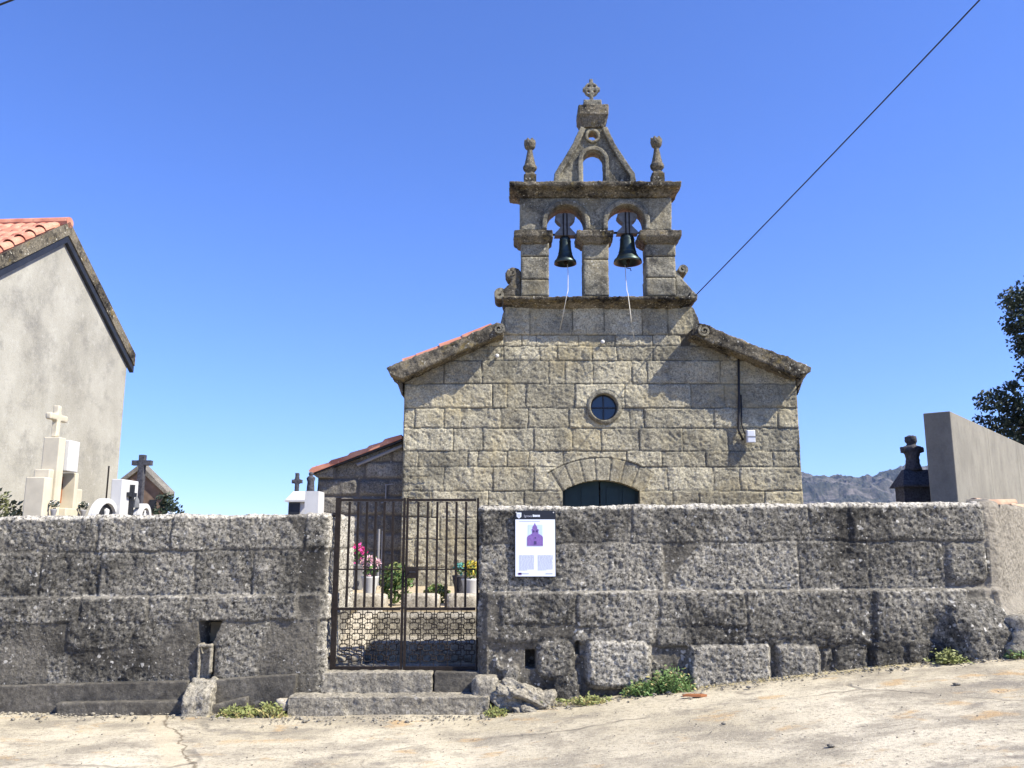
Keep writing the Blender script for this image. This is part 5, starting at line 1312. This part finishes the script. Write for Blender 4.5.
# ================================================================== WEEDS, TREES, DEBRIS
def tuft(name, c, w, h, n, mats, lab, seed, dep=.1, group='weeds at the wall foot'):
    rr = random.Random(seed); t = thing(name, lab, 'weed', group, loc=tuple(c))
    for nm, mt, fr in mats:
        bm = nb()
        for _ in range(int(n * fr)):
            b0 = Vector((rr.gauss(0, .42) * w, rr.uniform(-dep, dep), 0)); L = h * rr.uniform(.4, 1.1) * max(.25, 1 - (b0.x / w) ** 2 * .7)
            d = Vector((rr.gauss(0, .45), rr.gauss(-.1, .35), 1)).normalized(); sd_ = d.cross(Vector((rr.gauss(0, 1), rr.gauss(0, 1), .2))).normalized(); wd = rr.uniform(.004, .009)
            if nm == 'blades':
                m_ = b0 + d * L * .55; e = b0 + d * L + Vector((d.x, d.y, -.4)) * L * .25
                v = [bm.verts.new(b0 - sd_ * wd), bm.verts.new(b0 + sd_ * wd), bm.verts.new(m_ + sd_ * wd * .8), bm.verts.new(m_ - sd_ * wd * .8), bm.verts.new(e)]
                bm.faces.new((v[0], v[1], v[2], v[3])); bm.faces.new((v[3], v[2], v[4]))
            else:
                for k in range(5):
                    p = b0 + d * L * (.25 + .17 * k); a = Vector((rr.gauss(0, 1), rr.gauss(0, 1), rr.gauss(0, .6))).normalized(); b = a.orthogonal().normalized(); s = rr.uniform(.012, .026)
                    bm.faces.new([bm.verts.new(q) for q in (p, p + a * s + b * s * .4, p + a * s * 1.9, p + a * s - b * s * .4)])
        me = bpy.data.meshes.new(nm); bm.to_mesh(me); bm.free(); link(nm, me, mt, t)
    return t
def wz_(px): return float(road_z(X(px, 690, YW)))
tuft('weed_clump', (X(642, 684, YW - .2), YW - .16, wz_(642)), .17, .15, 150, [('leaves', M['leaf_green'], .6), ('blades', M['leaf_green'], .9), ('seedheads', M['leaf_lime'], .3)], 'low green weed clump at the foot of the big boulder', 1)
tuft('weed_clump', (X(672, 682, YW - .2), YW - .16, wz_(672)), .20, .24, 150, [('leaves', M['leaf_green'], 1.), ('blades', M['leaf_green'], .9), ('seedheads', M['drygrass'], .25)], 'taller leafy green weed clump between the two squared base stones', 2)
tuft('weed_clump', (X(947, 662, YW - .22), YW - .24, wz_(947)), .15, .13, 140, [('leaves', M['leaf_lime'], .6), ('blades', M['leaf_lime'], .9)], 'small yellowish weed tuft near the right end of the wall', 3)
tuft('weed_clump', (X(1012, 655, YW - .25), YW - .3, wz_(1012)), .12, .10, 90, [('leaves', M['leaf_green'], .6), ('blades', M['leaf_lime'], .9)], 'tiny green weed tuft at the wall corner on the far right', 4)
tuft('weed_clump', (X(240, 707, YW - .22), YW - .24, wz_(240) + .0), .22, .09, 260, [('leaves', M['leaf_lime'], .8), ('blades', M['drygrass'], .9)], 'low dry weeds beside the drain apron', 5)
tuft('weed_clump', (X(272, 704, YW - .22), YW - .24, wz_(270) + .0), .14, .13, 220, [('leaves', M['leaf_lime'], .6), ('blades', M['drygrass'], .9)], 'low dry weeds at the left end of the long step', 6)
tuft('weed_clump', (X(590, 692, YW - .22), YW - .26, wz_(590)), .3, .07, 200, [('leaves', M['leaf_lime'], .4), ('blades', M['drygrass'], .9)], 'sparse dry grass right of the jagged outcrop', 7)
tuft('weed_clump', (X(497, 706, YW - .3), YW - .34, wz_(497)), .12, .07, 120, [('leaves', M['leaf_lime'], .6), ('blades', M['drygrass'], .7)], 'tiny weeds in front of the jagged outcrop', 8)
# sandy litter strip at the wall base and grit on the road
rr = random.Random(5); bm = nb()
for _ in range(1100):
    px = rr.uniform(-20, 1050); x = X(px, 700, YW); y = YW - .12 - abs(rr.gauss(0, .16)) - (.2 if 280 < px < 495 else 0); z = float(road_z(x)) + .012; s = rr.uniform(.004, .018) if rr.random() < .95 else .03
    m4 = Matrix.Translation((x, y, z)) @ Matrix.Rotation(rr.uniform(0, 6), 4, 'Z') @ Matrix.Diagonal((s, s * .7, s * .5, 1)); bmesh.ops.create_icosphere(bm, subdivisions=1, radius=1, matrix=m4)
for _ in range(500):
    x = rr.uniform(-6, 7); y = rr.uniform(5.2, 8.4); z = float(road_z(x)) + .008; s = rr.uniform(.003, .010)
    m4 = Matrix.Translation((x, y, z)) @ Matrix.Rotation(rr.uniform(0, 6), 4, 'Z') @ Matrix.Diagonal((s, s * .7, s * .5, 1)); bmesh.ops.create_icosphere(bm, subdivisions=1, radius=1, matrix=m4)
tag(bmobj('gravel', bm, M['boulder']), 'loose grit and gravel scattered along the wall foot and road', 'gravel', kind='stuff')
bm = nb()
for _ in range(2600):
    px = rr.choice([rr.uniform(205, 300), rr.uniform(500, 760), rr.uniform(760, 1040)]); x = X(px, 700, YW); y = YW - .12 - abs(rr.gauss(0, .09)); z = float(road_z(x)) + .004
    a = rr.uniform(0, 6); L = rr.uniform(.02, .06); d = Vector((math.cos(a), math.sin(a), rr.uniform(0, .5))) * L; s = Vector((-math.sin(a), math.cos(a), 0)) * .003; p = Vector((x, y, z))
    bm.faces.new([bm.verts.new(q) for q in (p - s, p + s, p + d)])
me = bpy.data.meshes.new('dry_litter'); bm.to_mesh(me); bm.free(); tag(link('dry_litter', me, M['drygrass']), 'dry straw litter along the foot of the walls', 'litter', kind='stuff')
# a fallen bark scrap on the road
c = P(692, 692, 8.0); bm = nb(); prism_z(bm, [(-.10, -.02), (.06, -.035), (.12, -.01), (.09, .025), (-.05, .03)], 0, .018); o = bmobj('bark_scrap', bm, M['wood']); o.location = (c.x, 7.95, float(road_z(c.x)) + .012); tag(o, 'reddish brown scrap of bark lying on the road', 'debris')
for i, (a, b, s, lab) in enumerate(((724, 733, .018, 'dark pebble on the road in the middle right'), (960, 721, .03, 'dark flat pebble on the brown road stain'), (832, 764, .025, 'dark pebble at the bottom edge of the road'))):
    Yp = 1.55 * F / (b - 540) ; c = P(a, b, Yp); rock('pebble', (c.x, Yp, float(road_z(c.x)) + .01), (s, s * .7, s * .3), 50 + i, M['annex'], lab, 2)['category'] = 'pebble'

def leaf_cloud(bm, c, rad, n, rr, size, squash=.8):
    for _ in range(n):
        while True:
            p = Vector((rr.uniform(-1, 1), rr.uniform(-1, 1), rr.uniform(-1, 1)))
            if .3 < p.length < 1: break
        p = Vector(c) + Vector((p.x, p.y, p.z * squash)) * rad * (1 + .25 * math.sin(p.x * 9 + p.z * 7))
        a = Vector((rr.gauss(0, 1), rr.gauss(0, 1), rr.gauss(0, 1))).normalized(); b = a.orthogonal().normalized(); c2 = a.cross(b); s = size * rr.uniform(.6, 1.3)
        bm.faces.new([bm.verts.new(p + b * s * .6), bm.verts.new(p + c2 * s * .32), bm.verts.new(p - b * s * .6), bm.verts.new(p - c2 * s * .32)])
# tree on the right edge
tr = thing('leafy_tree', 'dark green leafy tree reaching into the right edge above the concrete wall', 'tree')
YTR = 22.; rr = random.Random(8)
base = Vector((P(1075, 470, YTR).x, YTR, 0))
topc = P(1060, 300, YTR)
bm = nb(); tube(bm, [base, base + Vector((.1, 0, 2)), Vector((topc.x + .1, YTR, 5.5)), Vector((topc.x, YTR, 8))], [.22, .18, .13, .06], 9); bmobj('trunk', bm, M['bark'], tr, True)
bm = nb(); bl = nb()
clumps = [(1016, 300, .42), (1021, 322, .45), (1030, 345, .5), (1012, 330, .22), (1028, 300, .6), (1038, 372, .5), (990, 402, .36), (1008, 398, .42), (1000, 425, .42), (1018, 430, .5), (982, 420, .2), (1022, 410, .45), (985, 438, .3), (1040, 420, .7), (1060, 330, 1.1), (1090, 380, 1.2), (1070, 280, .9), (1040, 445, .7), (1010, 448, .4), (1012, 385, .2)]
for i, (a, b, r_) in enumerate(clumps):
    c = P(a, b, YTR + rr.uniform(-.5, .5)); leaf_cloud(bm, c, r_, int(420 * (r_ / .4) ** 2.2), rr, .095)
    st_ = Vector((topc.x + .1, YTR, min(c.z - .2, 7.5) - .3)); tube(bl, [st_, st_.lerp(c, .5) + Vector((0, 0, .15)), c], [.05, .03, .012], 5)
me = bpy.data.meshes.new('crown'); bm.to_mesh(me); bm.free(); link('crown', me, M['leaf'], tr); bmobj('limbs', bl, M['bark'], tr)
# bushes among the graves
def bush(name, px, py0, Yb, r, h, n, mat, lab, size, seed):
    rr = random.Random(seed); t = thing(name, lab, 'shrub', loc=(P(px, 500, Yb).x, Yb, CY)); zt3 = Z(py0, Yb) - CY
    bm = nb(); k = 7
    for i in range(k):
        f = i / (k - 1); leaf_cloud(bm, (rr.uniform(-.3, .3) * r, rr.uniform(-.3, .3) * r, .25 + f * (zt3 - .3 - r * .3)), r * (1 - .45 * f), n // k, rr, size)
    me = bpy.data.meshes.new('foliage'); bm.to_mesh(me); bm.free(); link('foliage', me, mat, t)
    bm = nb(); tube(bm, [(0, 0, 0), (.02, 0, zt3 * .5), (0, 0, zt3 * .85)], [.05, .035, .01], 6); bmobj('stem', bm, M['bark'], t)
bush('conifer_bush', 163, 492, 15.0, .30, 1, 900, M['leaf'], 'taller green bush right of the brown cottage', .07, 1)
bush('round_bush', 176, 500, 15.5, .26, 1, 800, M['leaf'], 'lower round green bush at the right of the pair beyond the wall', .07, 2)
bush('olive_bush', 8, 492, 11.6, .40, 1, 1500, M['leaf_olive'], 'olive coloured bush at the left frame edge in front of the grey building', .06, 3)
# small flowers head over the wall near the bushes
c = P(171, 512, 10.5); flowers('grave_flowers', (c.x, 10.5, c.z - .12), .06, 70, [('leaves', M['leaf_green'], .3, .04), ('petals', M['petal_white'], .7, .04)], 'tiny white flower head just above the left wall', pot=(M['grey_pot'], .05, .8), seed=21)

# ================================================================== HAZE
bm = nb(); box(bm, -2700, 2700, -2100, 2700, -60, 330)
hz = bmobj('haze', bm, None); hm = bpy.data.materials.new('haze'); hm.use_nodes = True; hn_ = hm.node_tree; hn_.nodes.clear()
pv = hn_.nodes.new('ShaderNodeVolumePrincipled'); pv.inputs['Color'].default_value = (.50, .68, 1, 1); pv.inputs['Density'].default_value = .00011; pv.inputs['Anisotropy'].default_value = .2
mo = hn_.nodes.new('ShaderNodeOutputMaterial'); hn_.links.new(pv.outputs[0], mo.inputs['Volume']); hz.data.materials.append(hm); tag(hz, 'thin bluish summer haze in the air', 'haze', kind='stuff')
